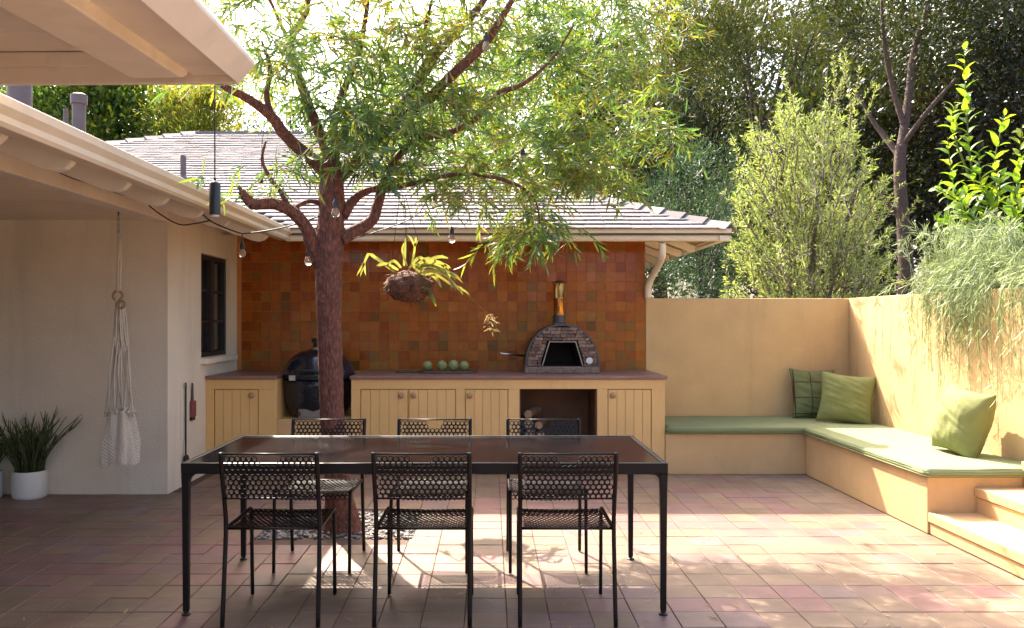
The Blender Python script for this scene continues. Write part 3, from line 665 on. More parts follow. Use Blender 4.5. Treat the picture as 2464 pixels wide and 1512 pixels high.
# door opening: trapezoid; stone pieces fill the front around it
def open_half(z):   # half width of the opening at height z
    return np.interp(z, [.078, .31], [.198, .128]) if .07 < z < .312 else 0
def arch_half(z):
    s = ((z-.06)/(OH-.06))
    if s >= .955: return 0
    s = max(s, 0); t = math.asin(s**(1/.86)); return OW*.955*math.cos(t)
ocx = ox + .002
z = .068; row = 0
while z < OH-.025:
    h = random.uniform(.026,.036); zc = z + h/2
    ah = min(arch_half(z), arch_half(z+h)); oh = max(open_half(z), open_half(z+h))
    spans = [(-ah, -oh-.014), (oh+.014, ah)] if oh > 0 else [(-ah, ah)]
    for s0, s1 in spans:
        x = s0
        while x < s1 - .015:
            wd = random.uniform(.045,.10)
            if x + wd > s1 - .02: wd = s1 - x
            pr_ = random.uniform(.004,.02)
            j = lambda: random.uniform(-.003,.003)
            y0 = oy - pr_
            MB().add([(ocx+x+.002+j(),y0+j(),oz+z+.002+j()),(ocx+x+wd-.002+j(),y0+j(),oz+z+.002+j()),(ocx+x+wd-.002+j(),y0+j(),oz+z+h-.002+j()),(ocx+x+.002+j(),y0+j(),oz+z+h-.002+j()),
                      (ocx+x,oy+.012,oz+z),(ocx+x+wd,oy+.012,oz+z),(ocx+x+wd,oy+.012,oz+z+h),(ocx+x,oy+.012,oz+z+h)], [(0,1,2,3),(0,4,5,1),(1,5,6,2),(2,6,7,3),(3,7,4,0)]).build('stone', random.choice(M['ovenstone']), ov)
            x += wd
    z += h
tz0, tz1 = oz+.072, oz+.308
TR = [(-.20,tz0),(.20,tz0),(.13,tz1),(-.13,tz1)]
TI = [(-.190,tz0),(.190,tz0),(.122,tz1-.009),(-.122,tz1-.009)]
m = MB(); 
vs = [Vector((ocx+a,oy-.024,b)) for a,b in TR] + [Vector((ocx+a,oy-.024,b)) for a,b in TI] + [Vector((ocx+a,oy+.02,b)) for a,b in TR] + [Vector((ocx+a,oy+.02,b)) for a,b in TI]
fs = []
for i in (1,2,3): j_ = (i+1)%4; fs += [(i,j_,4+j_,4+i),(8+i,12+i,12+j_,8+j_),(i,8+i,8+j_,j_),(4+i,4+j_,12+j_,12+i)]
m.add(vs, fs); m.build('door_frame', M['dull_steel'], ov)
m = MB(); vs = [Vector((ocx+a,oy+.021,b)) for a,b in TI] + [Vector((ocx+a*.8,oy+.36,b)) for a,b in TI]
m.add(vs, [(4,5,6,7),(0,1,5,4),(1,2,6,5),(2,3,7,6),(3,0,4,7)]); m.build('chamber', M['oven_inside'], ov)
o = MB(); pr2 = MB().lathe([(.012,0),(.032,0),(.032,.014),(.026,.016)], (0,0,0), 20)
tx, tz = at(1417.5,868,oy).x, at(1417.5,868,oy).z
MB().add([(tx+p[0], oy-.02-p[2], tz+p[1]) for p in pr2.v], pr2.f).build('thermometer', M['white_ceramic'], ov)
cx_, cy_ = at(1345,756,oy+.14).x, oy+.14
smooth_angle(MB().lathe([(.075,OH+.0-.035),(.066,OH+.01),(.060,OH+.015),(.060,OH+.085)], (cx_,cy_,oz), 24).build('collar', M['ovenmetal'], ov))
smooth_angle(MB().lathe([(.053,OH+.08),(.053,OH+.24),(.057,OH+.245),(.057,OH+.255),(.053,OH+.26),(.053,OH+.39)], (cx_,cy_,oz), 24).build('chimney', M['brass'], ov))
o = MB().lathe([(.075,OH+.405),(.07,OH+.41),(.01,OH+.425)], (cx_,cy_,oz), 24).build('chimney_cap', M['black_iron'], ov, smooth=True)
m = MB(); [m.bar((cx_+.054*math.cos(a),cy_+.054*math.sin(a),oz+OH+.37),(cx_+.068*math.cos(a),cy_+.068*math.sin(a),oz+OH+.41),.008,.004) for a in (.5,2.6,4.7)]
m.build('cap_strut', M['black_iron'], ov)
# peel beside the oven
pl_ = thing('pizza_peel', 'long handled peel leaning out from the left side of the oven', 'peel', at(1240,860,8.15))
MB().tube([at(1204,851,8.05), at(1268,857,8.35)], .011, 10).build('handle', M['silver'], pl_, smooth=True)
a = at(1268,857,8.35); MB().box(a.x-.004, a.x+.12, a.y-.02, a.y+.16, a.z-.012, a.z-.006).build('blade', M['silver'], pl_)

# ---- cutting board and artichokes
bx0 = at(952,893,8.05); bx1 = at(1148,893,8.05); bz = .9018
cb = thing('cutting_board', 'long dark wooden cutting board on the red countertop', 'board', (bx0.x+.4, 8.08, bz))
m = MB(); pts = []
xl_, xr_ = bx0.x+.24, bx1.x
for a_ in np.linspace(-math.pi/2, math.pi/2, 9): pts.append((xr_-.14+.14*math.cos(a_), 8.08+.14*math.sin(a_), bz))
pts += [(xl_+.03,8.22,bz),(xl_,8.17,bz),(xl_-.01,8.11,bz),(bx0.x,8.105,bz),(bx0.x,8.05,bz),(xl_-.01,8.05,bz),(xl_,8.0,bz),(xl_+.03,7.94,bz)]
m.prism(pts, (0,0,.022)); m.build('board', M['oldwood'], cb, bevel=.005)
AL = ['leftmost green artichoke on the board, set a little apart','second green artichoke from the left on the board','third green artichoke from the left, the largest','rightmost green artichoke on the board']
for i,(px, r) in enumerate([(1029,.047),(1064,.05),(1091,.052),(1117,.047)]):
    c = at(px, 873, 8.08); c.z = bz+.022+r*.93
    t = thing('artichoke', AL[i], 'artichoke', (c.x,c.y,bz+.022), 'artichokes on the board')
    bm_ = MB(); bm_.lathe([(r*.1,-r*.93),(r*.6,-r*.78),(r*.9,-r*.3),(r*.92,.1*r),(r*.75,r*.6),(r*.4,r*.88),(r*.08,r*.98)], c, 16); bm_.build('heart', M['artichoke'], t, smooth=True)
    mm = MB()
    for ri, (phi, cnt) in enumerate([(-.7,9),(-.3,11),(.1,11),(.5,9),(.85,7),(1.2,4)]):
        for k in range(cnt):
            th = 2*math.pi*(k + .5*(ri%2))/cnt + random.uniform(-.1,.1)
            n_ = Vector((math.cos(phi)*math.cos(th), math.cos(phi)*math.sin(th), math.sin(phi))); up_ = Vector((-math.sin(phi)*math.cos(th), -math.sin(phi)*math.sin(th), math.cos(phi))); sd_ = n_.cross(up_)
            p = c + n_*r*.9; s_ = r*.42
            mm.add([p-up_*s_*.6, p+sd_*s_*.75+n_*.002, p+up_*s_*.75+n_*r*.17, p-sd_*s_*.75+n_*.002, p+n_*r*.13], [(0,1,4),(1,2,4),(2,3,4),(3,0,4)])
    mm.build('scales', M['artichoke'], t, kind='stuff')

# ================================================================== TABLE AND CHAIRS
tf = fl(448,1480); tb = fl(581,1348); tr = fl(1596,1480)
TX0, TX1, TY0, TY1, TZ = -1.468, .846, tf.y-.022, 4.905, .728
tbl = thing('dining_table', 'long dark metal dining table with glossy top in the middle of the patio', 'table', ((TX0+TX1)/2, (TY0+TY1)/2, 0))
MB().box(TX0+.028,TX1-.028,TY0+.028,TY1-.028,TZ-.018,TZ-.004).build('tabletop', M['table_top'], tbl, bevel=.002)
m = MB()
for a in (TY0,TY1-.027): m.box(TX0+.0,TX1-.0,a,a+.027,TZ-.052,TZ)
for a in (TX0,TX1-.027): m.box(a,a+.027,TY0+.027,TY1-.027,TZ-.052,TZ)
m.build('frame', M['steel_dark'], tbl, bevel=.004)
for sx in (0,1):
    for sy in (0,1):
        x = TX0+.02 if sx==0 else TX1-.02; y = TY0+.02 if sy==0 else TY1-.02
        m = MB(); t0, t1 = .0195, .0135
        m.add([(x+i*t,y+j*t,z) for z,t in ((.02,t1),(.60,.017),(TZ-.0525,t0)) for i,j in ((-1,-1),(1,-1),(1,1),(-1,1))], [(0,3,2,1),(8,9,10,11)]+[(r*4+i,r*4+(i+1)%4,r*4+4+(i+1)%4,r*4+4+i) for r in range(2) for i in range(4)])
        lg = m.build('leg', M['steel_dark'], tbl, bevel=.004)
        dx = 1 if sx==0 else -1; dy = 1 if sy==0 else -1; rr = .045; arc = [(rr*(1-math.cos(a)), rr*(1-math.sin(a))) for a in np.linspace(0, math.pi/2, 6)]
        gx = MB(); P = [(x+dx*(.018+0), y-.012, TZ-.0525)] + [(x+dx*(.018+a), y-.012, TZ-.0525-b) for a,b in arc[::-1]]
        gx.prism(P, (0,.024,0)); gx.build('gusset', M['steel_dark'], lg)
        MB().lathe([(.022,0),(.022,.008),(.012,.012),(.012,.021)], (x,y,0), 14).build('foot', M['black_plastic'], lg)
# chair
PH = .0258
def perf(cols, rows_, hole=.0091, skip=None, fn=None, odd=True):
    m = MB()
    for r in range(rows_):
        for c_ in range(cols - (r % 2)):
            x = (c_ - (cols-1)/2 + .5*(r%2))*PH; y = (r + .5)*PH*.866
            if skip and skip(x, y): continue
            hx = []; ci = []
            for k in range(12):
                a = math.pi/6*k + math.pi/6*0
                R_ = PH/2/math.cos(((a + math.pi/6) % (math.pi/3)) - math.pi/6)   # hexagon, flat sides left and right
                hx.append((x+R_*math.cos(a), y+R_*math.sin(a))); ci.append((x+hole*math.cos(a), y+hole*math.sin(a)))
            m.add([(p[0],p[1],0) for p in hx+ci], [(k,(k+1)%12,12+(k+1)%12,12+k) for k in range(12)])
    if fn: m.v = [tuple(fn(Vector(p))) for p in m.v]
    return m
def build_perf(m, name, parent):
    me = m.mesh(M['steel_dark'], name=name); b = bmesh.new(); b.from_mesh(me); bmesh.ops.remove_doubles(b, verts=b.verts[:], dist=.0008); bmesh.ops.recalc_face_normals(b, faces=b.faces); b.to_mesh(me); b.free()
    o = bpy.data.objects.new(name, me); link(o, parent); WL[o] = wl(parent)
    s = o.modifiers.new('thick', 'SOLIDIFY'); s.thickness = .0025; s.offset = 0; return o
def make_chair():
    t = thing('dining_chair', 'x', 'chair', (0,0,0), 'perforated metal dining chairs')
    hw = .214
    # seat centre line y .06 .. .44 ; back of chair at y 0 ; chair faces +y
    def backpt(p):   # p.x across, p.y up along the back
        s = p.y/.205; return Vector((p.x, .026 - .042*s - .010*math.cos(p.x/hw*1.4), .585 + p.y))
    build_perf(perf(16, 9, skip=lambda x,y: y > .165 and abs(x) < (.052 if y > .185 else .036), fn=backpt), 'backrest', t)
    def seatpt(p):
        y = p.y; L0 = .385
        if y < L0: return Vector((p.x, .055 + y, .446 - .010*math.sin(math.pi*y/L0) - .006*(1-(p.x/hw)**2)))
        d = y - L0; return Vector((p.x, .055 + L0 + min(d,.008), .446 - .006*(1-(p.x/hw)**2) - max(d-.004,0)))
    build_perf(perf(16, 19, fn=seatpt), 'seat', t)
    for s in (-1,1):
        MB().tube(spline([(s*(hw+.004),0,.003),(s*(hw+.003),.028,.22),(s*(hw+.002),.05,.44),(s*(hw+.002),.032,.56),(s*(hw+.003),-.004,.70),(s*(hw+.004),-.024,.802)],18), .0105, 10).build('upright', M['steel_dark'], t, smooth=True)
        MB().tube(spline([(s*(hw-.004),.462,.003),(s*(hw-.004),.452,.25),(s*(hw-.004),.443,.425),(s*(hw-.004),.436,.442),(s*(hw-.003),.415,.449),(s*(hw-.001),.25,.444),(s*(hw),.055,.443)],24), .0095, 10).build('leg', M['steel_dark'], t, smooth=True)
    MB().tube([(-hw,-.022,.796),(hw,-.022,.796)], .0045, 8).build('top_rail', M['steel_dark'], t, smooth=True)
    MB().tube([(-hw,.018,.586),(hw,.018,.586)], .0045, 8).build('lower_rail', M['steel_dark'], t, smooth=True)
    MB().tube([(-hw,.053,.440),(hw,.053,.440)], .006, 8).build('seat_rail', M['steel_dark'], t, smooth=True)
    return t
proto = make_chair()
spots = [(-1.002,3.785,0,'perforated metal chair at the near left of the table, back to the viewer'),(-.31,3.785,0,'perforated metal chair in the middle of the near side, back to the viewer'),(.355,3.785,0,'perforated metal chair at the near right of the table, back to the viewer'),
         (-.985,5.06,180,'perforated metal chair on the far side, in front of the tree trunk'),(-.338,5.06,180,'perforated metal chair in the middle of the far side of the table'),(.327,5.06,180,'perforated metal chair at the far right of the table, before the log niche')]
for i,(x,y,a,lab) in enumerate(spots):
    o = proto if i == 0 else copy_tree(proto)
    o.location = (x,y,.004); o.rotation_euler.z = math.radians(a + random.uniform(-.8,.8)); o['label'] = lab

# ================================================================== PILLOWS
def pillow(name, label, c, w_, h_, th, rx, rz, mat, ry=0, seed=0):
    n = 36; m = MB()
    def pt(u, v, s):
        pin = 1 - .07*(1-abs(v)**1.0*.0)*(u*u)*0
        x = u*w_/2*(1-.10*(1-v*v)*abs(u)**3*.9 + .02*abs(u*v)); z = v*h_/2*(1-.10*(1-u*u)*abs(v)**3*.9 + .02*abs(u*v))
        e = max(0,(1-abs(u)**2.6))*max(0,(1-abs(v)**2.6))
        y = s*th/2*e**.55
        k = mnoise.noise(Vector((u*2.2+seed, v*2.2, s*3)))*.035 + mnoise.noise(Vector((u*1.2+seed, v*9+u*3, s*5)))*.045*min(1,e*1.6) + mnoise.noise(Vector((u*9+seed, v*3, s*7)))*.012*min(1,e*2)
        return Vector((x, y + s*k*h_*.6*min(1,e*3), z))
    for s in (-1,1):
        vs = [pt(-1+2*i/n, -1+2*j/n, s) for j in range(n+1) for i in range(n+1)]
        m.add(vs, [(j*(n+1)+i, j*(n+1)+i+1, (j+1)*(n+1)+i+1, (j+1)*(n+1)+i) for j in range(n) for i in range(n)])
    me = m.mesh(mat, name=name); b = bmesh.new(); b.from_mesh(me); bmesh.ops.remove_doubles(b, verts=b.verts[:], dist=.0006); bmesh.ops.recalc_face_normals(b, faces=b.faces); b.to_mesh(me); b.free()
    me.polygons.foreach_set('use_smooth',[True]*len(me.polygons))
    o = bpy.data.objects.new(name, me); link(o); o.location = c; o.rotation_euler = (math.radians(rx), math.radians(ry), math.radians(rz)); return tag(o, label, 'pillow')
pillow('pillow', 'dark green plaid pillow leaning on the back garden wall', (3.27,8.40,.67), .47,.50,.15, -14, 4, M['plaid'], 2, 1)
pillow('pillow', 'plain olive pillow leaning in the corner of the bench in front of the plaid one', (3.44,8.02,.655), .50,.50,.20, -20, -26, M['pillow'], 5, 4)
pillow('pillow', 'plump olive pillow alone on the sunlit right bench', (3.47,6.10,.665), .46,.50,.28, -15, -84, M['pillow'], 7, 9)

# ================================================================== PLANTS IN POTS, HANGING THINGS
def potted(c, r, h, label, seed, ns, hh, spread):
    random.seed(seed)
    t = thing('potted_plant', label, 'potted plant', c); x,y,_ = c
    smooth_angle(MB().lathe([(r*.88,.0),(r*.97,.012),(r,.03),(r,h-.01),(r-.004,h),(r-.016,h),(r-.016,h-.03)], c, 40, cap=False).build('pot', M['white_ceramic'], t))
    MB().lathe([(.001,h-.031),(r-.014,h-.03)], c, 30, cap=False).build('soil', M['soil'], t)
    mm = MB()
    for i in range(ns):
        a = random.uniform(0,6.28); rr = r*.75*random.random()**.5; p = Vector((x+rr*math.cos(a), y+rr*math.sin(a), h-.03)); ln = hh*random.uniform(.45,1)
        lean = Vector((math.cos(a),math.sin(a),0))*spread*random.uniform(.1,1)
        pts = [p + Vector((0,0,ln*k/4)) + lean*(k/4)**1.7*ln*2 + Vector((random.gauss(0,.006),random.gauss(0,.006),0)) for k in range(5)]
        mm.tube(pts, [.005,.0048,.0045,.004,.002], 5)
        for q in range(random.randint(1,4)):
            k = random.choice([2,2,3]); s_ = pts[k]; d = (pts[k+1]-pts[k]).normalized() + Vector((random.gauss(0,.5),random.gauss(0,.5),.3)); d.normalize(); l2 = ln*random.uniform(.15,.33)
            mm.tube([s_, s_+d*l2*.5, s_+d*l2+Vector((0,0,l2*.15))], [.004,.0038,.002], 5)
    mm.build('stems', M['lf_cactus'], t, kind='stuff', smooth=True, fix=False)
pb = fl(51,1205)
potted((pb.x, pb.y+.12, 0), .128, .215, 'white cylinder pot with a bushy pencil cactus against the cream wall', 3, 110, .5, .36)
potted((pb.x-.33, pb.y+.07, 0), .128, .215, 'white pot with a spiky plant cut off by the left edge of the picture', 5, 60, .42, .4)
random.seed(21)
# folded macrame swing chair
hx = at(285, 512, 6.1); hc = Vector((hx.x, 6.1, 0))
mc = thing('macrame_swing', 'folded white macrame hanging chair on a hook below the porch ceiling', 'swing', (hx.x, 6.1, .35))
def hz(y): return at(285, y, 6.1).z
MB().tube([(hx.x,6.1,2.218),(hx.x,6.1,hz(520))], .006, 8).build('hook', M['black_iron'], mc)
m = MB()
for k in range(7):
    z = hz(522) - k*.022
    ring = [Vector((hx.x + (.011*math.cos(a) if k%2 else 0), 6.1 + (0 if k%2 else .011*math.cos(a)), z + .017*math.sin(a))) for a in np.linspace(0,2*math.pi,9)]
    m.tube(ring, .004, 6, cap=False)
m.build('chain', M['silver'], mc, smooth=True)
MB().tube([(hx.x+.006,6.1,hz(562)),(hx.x,6.1,hz(640)),(hx.x-.004,6.1,hz(705))], .012, 8).build('rope', M['rope'], mc, smooth=True)
MB().tube([(hx.x+.014,6.1,hz(562)),(hx.x+.016,6.1,hz(640)),(hx.x+.008,6.1,hz(705))], .009, 8).build('rope', M['rope'], mc, smooth=True)
ring = [Vector((hx.x-.004+.035*math.cos(a),6.1,hz(712)+.035*math.sin(a))) for a in np.linspace(0,2*math.pi,17)]; MB().tube(ring, .010, 8, cap=False).build('ring', M['knobwood'], mc, smooth=True)
ring = [Vector((hx.x+.028+.028*math.cos(a),6.08,hz(733)+.028*math.sin(a))) for a in np.linspace(0,2*math.pi,17)]; MB().tube(ring, .009, 8, cap=False).build('ring', M['knobwood'], mc, smooth=True)
for k in range(14):
    f = k/13; bx = hx.x - .10 + .215*f; tx_ = hx.x - .012 + .045*f
    MB().tube(spline([(tx_,6.1+random.uniform(-.02,.02),hz(720)),(tx_+(bx-tx_)*.25,6.1+random.uniform(-.03,.03),hz(800)),(tx_+(bx-tx_)*.6,6.1+random.uniform(-.05,.05),hz(900)),(bx,6.1+random.uniform(-.06,.06),hz(1003))],10), .0065, 6).build('cord', M['rope'], mc, smooth=True)
m = MB(); nu, nv = 56, 34; vs = []
for j in range(nv+1):
    v = j/nv; z = hz(985 + 132*v)
    for i in range(nu):
        a = 2*math.pi*i/nu; wx = (.07+.052*min(1,v*1.6)); wy = .05+.02*v
        fold = .018*math.sin(a*5+v*2)+.010*math.sin(a*9)
        rr_ = 1 + .05*math.sin(i*math.pi)*0 + (.035 if (i+j)%2 else -.035)*.6
        zz = z + (.015*math.sin(a*3)+.012*math.cos(a))*v + (.02*math.sin(a*7) if j==0 else 0)
        vs.append(Vector((hx.x+.012+(wx+fold)*math.cos(a)*rr_, 6.1+(wy+fold*.6)*math.sin(a)*rr_, zz)))
m.add(vs, [(j*nu+i, j*nu+(i+1)%nu, (j+1)*nu+(i+1)%nu, (j+1)*nu+i) for j in range(nv) for i in range(nu)])
m.build('woven_seat', M['rope'], mc)
m = MB()
for i in range(16):
    a = 2*math.pi*i/16; p = Vector((hx.x+.012+.105*math.cos(a), 6.1+.055*math.sin(a), hz(990)))
    m.add([p+v*.014 for v in ICV], ICF)
m.build('knots', M['rope'], mc, smooth=True)

# tools on the side wall
rx_ = XL+.02; Yr = 2.59*F/(VX-447)
def wz(y, Y): return EYE+(VY-y)*Y/F
rod = thing('ash_rake', 'long black iron rod with a round end hanging on the cream wall', 'tool', (rx_, Yr, .2))
MB().tube([(rx_,Yr,wz(930,Yr)),(rx_,Yr,wz(1096,Yr))], .008, 8).build('handle', M['black_iron'], rod)
ring = [Vector((rx_, Yr+.015*math.cos(a), wz(927,Yr)+.02*math.sin(a))) for a in np.linspace(0,6.28,13)]; MB().tube(ring, .004, 6, cap=False).build('loop', M['black_iron'], rod)
pr3 = MB().lathe([(.012,-.012),(.042,-.01),(.042,.01),(.012,.012)], (0,0,0), 18)
MB().add([(rx_+.004+p[2], Yr+p[0], wz(1107,Yr)+p[1]) for p in pr3.v], pr3.f).build('head', M['black_iron'], rod)
Yr2 = 2.59*F/(VX-463)
br = thing('grill_brush', 'small red wooden grill brush hanging beside the iron rod', 'brush', (rx_, Yr2, .7))
MB().tube([(rx_,Yr2,wz(922,Yr2)),(rx_,Yr2,wz(965,Yr2))], [.008,.013], 8).build('handle', M['oldwood'], br)
MB().box(rx_-.012,rx_+.02,Yr2-.035,Yr2+.045,wz(1003,Yr2),wz(965,Yr2)).build('head', M['red_handle'], br, bevel=.006)
MB().box(rx_-.014,rx_+.012,Yr2-.03,Yr2+.04,wz(1003,Yr2)-.03,wz(1003,Yr2)-.001).build('bristles', M['black_iron'], br)
Ya, Yb_ = 2.6*F/(VX-436), 2.6*F/(VX-467)
MB().box(XL+.0005, XL+.006, Ya, Yb_, .40, .83).build('access_panel', M['stucco'], house, bevel=.003)

# pendant lamp hanging from the porch roof corner
pq = at(517, 205, 3.15); pn = thing('pendant_lamp', 'black cylinder pendant lamp hanging from the porch roof corner', 'lamp', (pq.x, pq.y, at(517,520,3.15).z))
MB().tube([pq+Vector((0,0,.02)), at(517,440,3.15)], .0028, 6).build('cord', M['cable'], pn)
zt, zb = at(517,440,3.15).z, at(517,518,3.15).z
smooth_angle(MB().lathe([(.003,zt+.02),(.006,zt+.008),(.018,zt),(.0205,zt-.004),(.0205,zb),(.017,zb),(.017,zb+.02)], (pq.x,pq.y,0), 24).build('shade', M['black_plastic'], pn))
smooth_angle(MB().lathe([(.0165,zb-.006),(.0165,zb+.012)], (pq.x,pq.y,0), 20).build('lens', M['white_ceramic'], pn))

# string lights
bulbs = [(583,565,610,6.35),(807,490,512,5.30),(742,600,628,5.55),(1087,553,575,6.1),(1047,465,492,6.0),(628,432,452,6.6),(1258,362,385,5.9),(1170,90,112,5.4)]
BL = ['clear bulb hanging from black socket beside the dark window','clear bulb hanging in front of the upper tree trunk','clear bulb hanging just left of the trunk fork','clear bulb hanging over the gutter between fern and oven','clear bulb amid the leaves above the gutter bulb','clear bulb hanging in front of the roof shingles at left','clear bulb among the leaves right of the tree centre','highest clear bulb among the upper leaves']
sl = thing('string_light_cable', 'black string light cable looping from the beam box past the eave to the tree', 'cable', q2)
def cab(pts, n=24, r=.0055): MB().tube(spline(pts, n), r, 6).build('cable', M['cable'], sl, smooth=True)
cab([q2+Vector((.05,.13,-.005)), at(330,470,5.95), at(380,512,6.0), at(430,540,6.1), at(470,538,6.2), at(505,531,6.3)])
cab([at(478,506,6.2), at(505,531,6.3), at(545,550,6.32), at(583,563,6.35)])
cab([at(583,563,6.35), at(640,556,6.2), at(700,543,5.9), at(770,520,5.45)])
cab([at(770,520,5.45), at(720,470,5.8), at(628,430,6.6), at(560,470,7.0), at(505,531,6.3)], r=.003) if False else None
cab([at(800,440,5.3), at(807,488,5.32)], 4, .004)
cab([at(845,575,5.4), at(900,560,5.7), at(1000,520,6.0), at(1047,462,6.0), at(1150,430,5.95), at(1258,360,5.9)], r=.0035)
cab([at(628,436,6.6), at(632,330,6.3), at(650,270,5.4)], 8, .003)
for (x,y0,y1,Y),lab in zip(bulbs, BL):
    t = thing('light_bulb', lab, 'light bulb', at(x,y1,Y), 'string light bulbs')
    p0 = at(x,y0,Y); p1 = at(x,y1,Y); k = Y/F
    hs = max(.035, (p0.z-p1.z)-.035)
    zs = p1.z+.03
    smooth_angle(MB().lathe([(.017,zs),(.018,zs+.035),(.012,zs+.045),(.006,zs+.06),(.004,p0.z)], (p1.x,p1.y,0), 14).build('socket', M['black_plastic'], t))
    MB().lathe([(.002,zs-.064),(.016,zs-.058),(.026,zs-.042),(.027,zs-.028),(.020,zs-.012),(.014,zs)], (p1.x,p1.y,0), 16, cap=False).build('globe', M['bulb'], t, smooth=True)
    MB().tube([(p1.x-.004,p1.y,zs-.005),(p1.x-.006,p1.y,zs-.035),(p1.x+.006,p1.y,zs-.035),(p1.x+.004,p1.y,zs-.005)], .0012, 5).build('filament', M['brass'], t)

# staghorn fern basket
FY = 6.5
fc = at(983, 688, FY)
fn = thing('staghorn_fern', 'staghorn fern growing from a round moss ball hung by wires from the tree', 'hanging plant', (fc.x, fc.y, fc.z-.15))
b = bmesh.new(); bmesh.ops.create_icosphere(b, subdivisions=4, radius=1)
for v in b.verts:
    n_ = v.co.normalized(); k = 1 + .16*mnoise.noise(n_*2.3) + .10*mnoise.noise(n_*7) + .05*mnoise.noise(n_*16)
    v.co = fc - wl(fn) + Vector((n_.x*.185*k, n_.y*.17*k, n_.z*.125*k if n_.z < 0 else n_.z*.11*k))
me = bpy.data.meshes.new('moss_ball'); b.to_mesh(me); b.free(); me.materials.append(M['moss']); me.polygons.foreach_set('use_smooth',[True]*len(me.polygons)); o = bpy.data.objects.new('moss_ball', me); link(o, fn)
for (x0,y0,x1,y1) in ((938,668,962,470),(983,640,968,470),(1030,665,975,470),(985,640,972,470)):
    MB().tube([at(x0,y0,FY+random.uniform(-.1,.1)), at(x1,y1,6.1)], .0022, 5).build('wire', M['black_iron'], fn)
n = 420; dd_ = norm(RNG.normal(size=(n,3))); P = np.array(fc) + dd_*np.array((.175,.16,.112)); D = dd_*.5 + RNG.normal(size=(n,3))*.6; D[:,2] -= .5
leaf_obj('fibres', P, D, RNG.uniform(.03,.08,n), .006, M['dry_moss'], fn, bend=.4)
def frond(pts, w0, w1, fork=0):
    pts = [Vector(p) for p in pts]; q = spline(pts, 9); vs = []; m = MB()
    for i,p in enumerate(q):
        d = (q[min(i+1,8)]-q[max(i-1,0)]).normalized(); sd_ = d.cross(Vector((0,1,.35))).normalized(); u = i/8
        wdt = .75*(w0 + (w1-w0)*u)*(math.sin(math.pi*min(1,u*.8+.18))**.5)
        vs += [p - sd_*wdt/2, p + d.cross(sd_)*wdt*.12, p + sd_*wdt/2]
    m.add(vs, [(i*3+j, i*3+j+1, (i+1)*3+j+1, (i+1)*3+j) for i in range(8) for j in range(2)])
    if fork:
        e_ = q[-1]; d = (q[-1]-q[-2]).normalized()
        for s in (-1,0,1):
            dd = (d + Vector((s*.5,random.uniform(-.3,.3),-.25))).normalized(); l_ = .10*random.uniform(.6,1.2); sd_ = dd.cross(Vector((0,1,.2))).normalized()
            m.add([e_-d*.03-sd_*.010, e_-d*.03+sd_*.010, e_+dd*l_*.6+sd_*.007, e_+dd*l_+Vector((0,0,-.01)), e_+dd*l_*.6-sd_*.007], [(0,1,2,4),(4,2,3)])
    m.build('frond', M['lf_stag'], fn, smooth=True, fix=False)
random.seed(33)
def a_(x,y,dy): return at(x,y,FY+dy)
for P_, w0, w1, fk in [([(950,655),(920,632),(900,618),(886,612),(874,640)],.035,.04,1),([(958,650),(930,636),(905,640)],.03,.045,0),([(972,640),(974,610),(976,572)],.03,.028,0),([(980,640),(968,605),(972,585)],.02,.02,0),
                       ([(990,640),(996,610),(999,585)],.02,.03,1),([(995,645),(1020,628),(1050,630),(1072,638)],.04,.045,1),([(1000,650),(1030,640),(1062,648),(1090,660)],.04,.04,1),([(1000,655),(1035,652),(1070,660),(1088,680)],.04,.04,1),
                       ([(1005,660),(1030,655),(1050,670),(1062,692)],.04,.05,0),([(1015,690),(1030,700),(1040,715),(1049,737)],.045,.05,0),([(990,640),(1020,632),(1055,618),(1078,622)],.035,.045,0),([(1000,645),(1040,636),(1080,655)],.035,.04,1),
                       ([(1010,660),(1050,662),(1085,684),(1100,690)],.03,.03,1),([(960,700),(950,712),(945,725)],.03,.04,0),([(985,645),(1010,620),(1035,640)],.03,.04,0),([(965,645),(948,628),(930,640)],.03,.035,0),([(1000,640),(1030,622),(1062,640)],.03,.04,0)]:
    frond([a_(x,y,random.uniform(-.17,.05)) for x,y in P_], w0, w1, fk)
# dried sprig on a thread
dsp = thing('dried_sprig', 'small dried pale sprig dangling on a thread before the tiled wall', 'sprig', at(1184,790,6.6))
MB().tube([at(1104,690,FY), at(1155,738,6.55), at(1184,765,6.6)], .0012, 5).build('thread', M['dry'], dsp)
n = 34; P = np.array([at(1183+random.gauss(0,5), random.uniform(755,800), 6.6+random.gauss(0,.02)) for _ in range(n)])
D = np.array([(random.gauss(0,.7),random.gauss(0,.5),random.gauss(-.6,.6)) for _ in range(n)])
leaf_obj('dry_leaves', P, D, RNG.uniform(.03,.075,n), .008, M['dry'], dsp)

# ================================================================== THE PATIO TREE
random.seed(5)
TB = fl(826, 1276); 
tree = thing('patio_tree', 'reddish barked tree with narrow willowy leaves growing through the patio', 'tree', (TB.x, TB.y, 0))
TY = TB.y
def tp(x, y, dY=0): return at(x, y, TY+dY)
def barkdisp(amp, sc=1.0):
    def f(p, a, i):
        n1_ = mnoise.noise(Vector((math.cos(a)*7*sc, math.sin(a)*7*sc, p.z*9)))
        n2_ = mnoise.noise(Vector((math.cos(a)*15*sc+5, math.sin(a)*15*sc, p.z*22)))
        return amp*(abs(n1_)*-1.4 + .5 + n2_*.7)
    return f
def limb(name, pts, rads, nseg, sides, amp, parent=tree):
    q = spline(pts, nseg); r = lerp_list(rads, nseg)
    return MB().tube(q, r, sides, disp=barkdisp(amp)).build(name, M['bark'], parent, smooth=True, fix=False)
base = Vector((TB.x, TB.y, -.03))
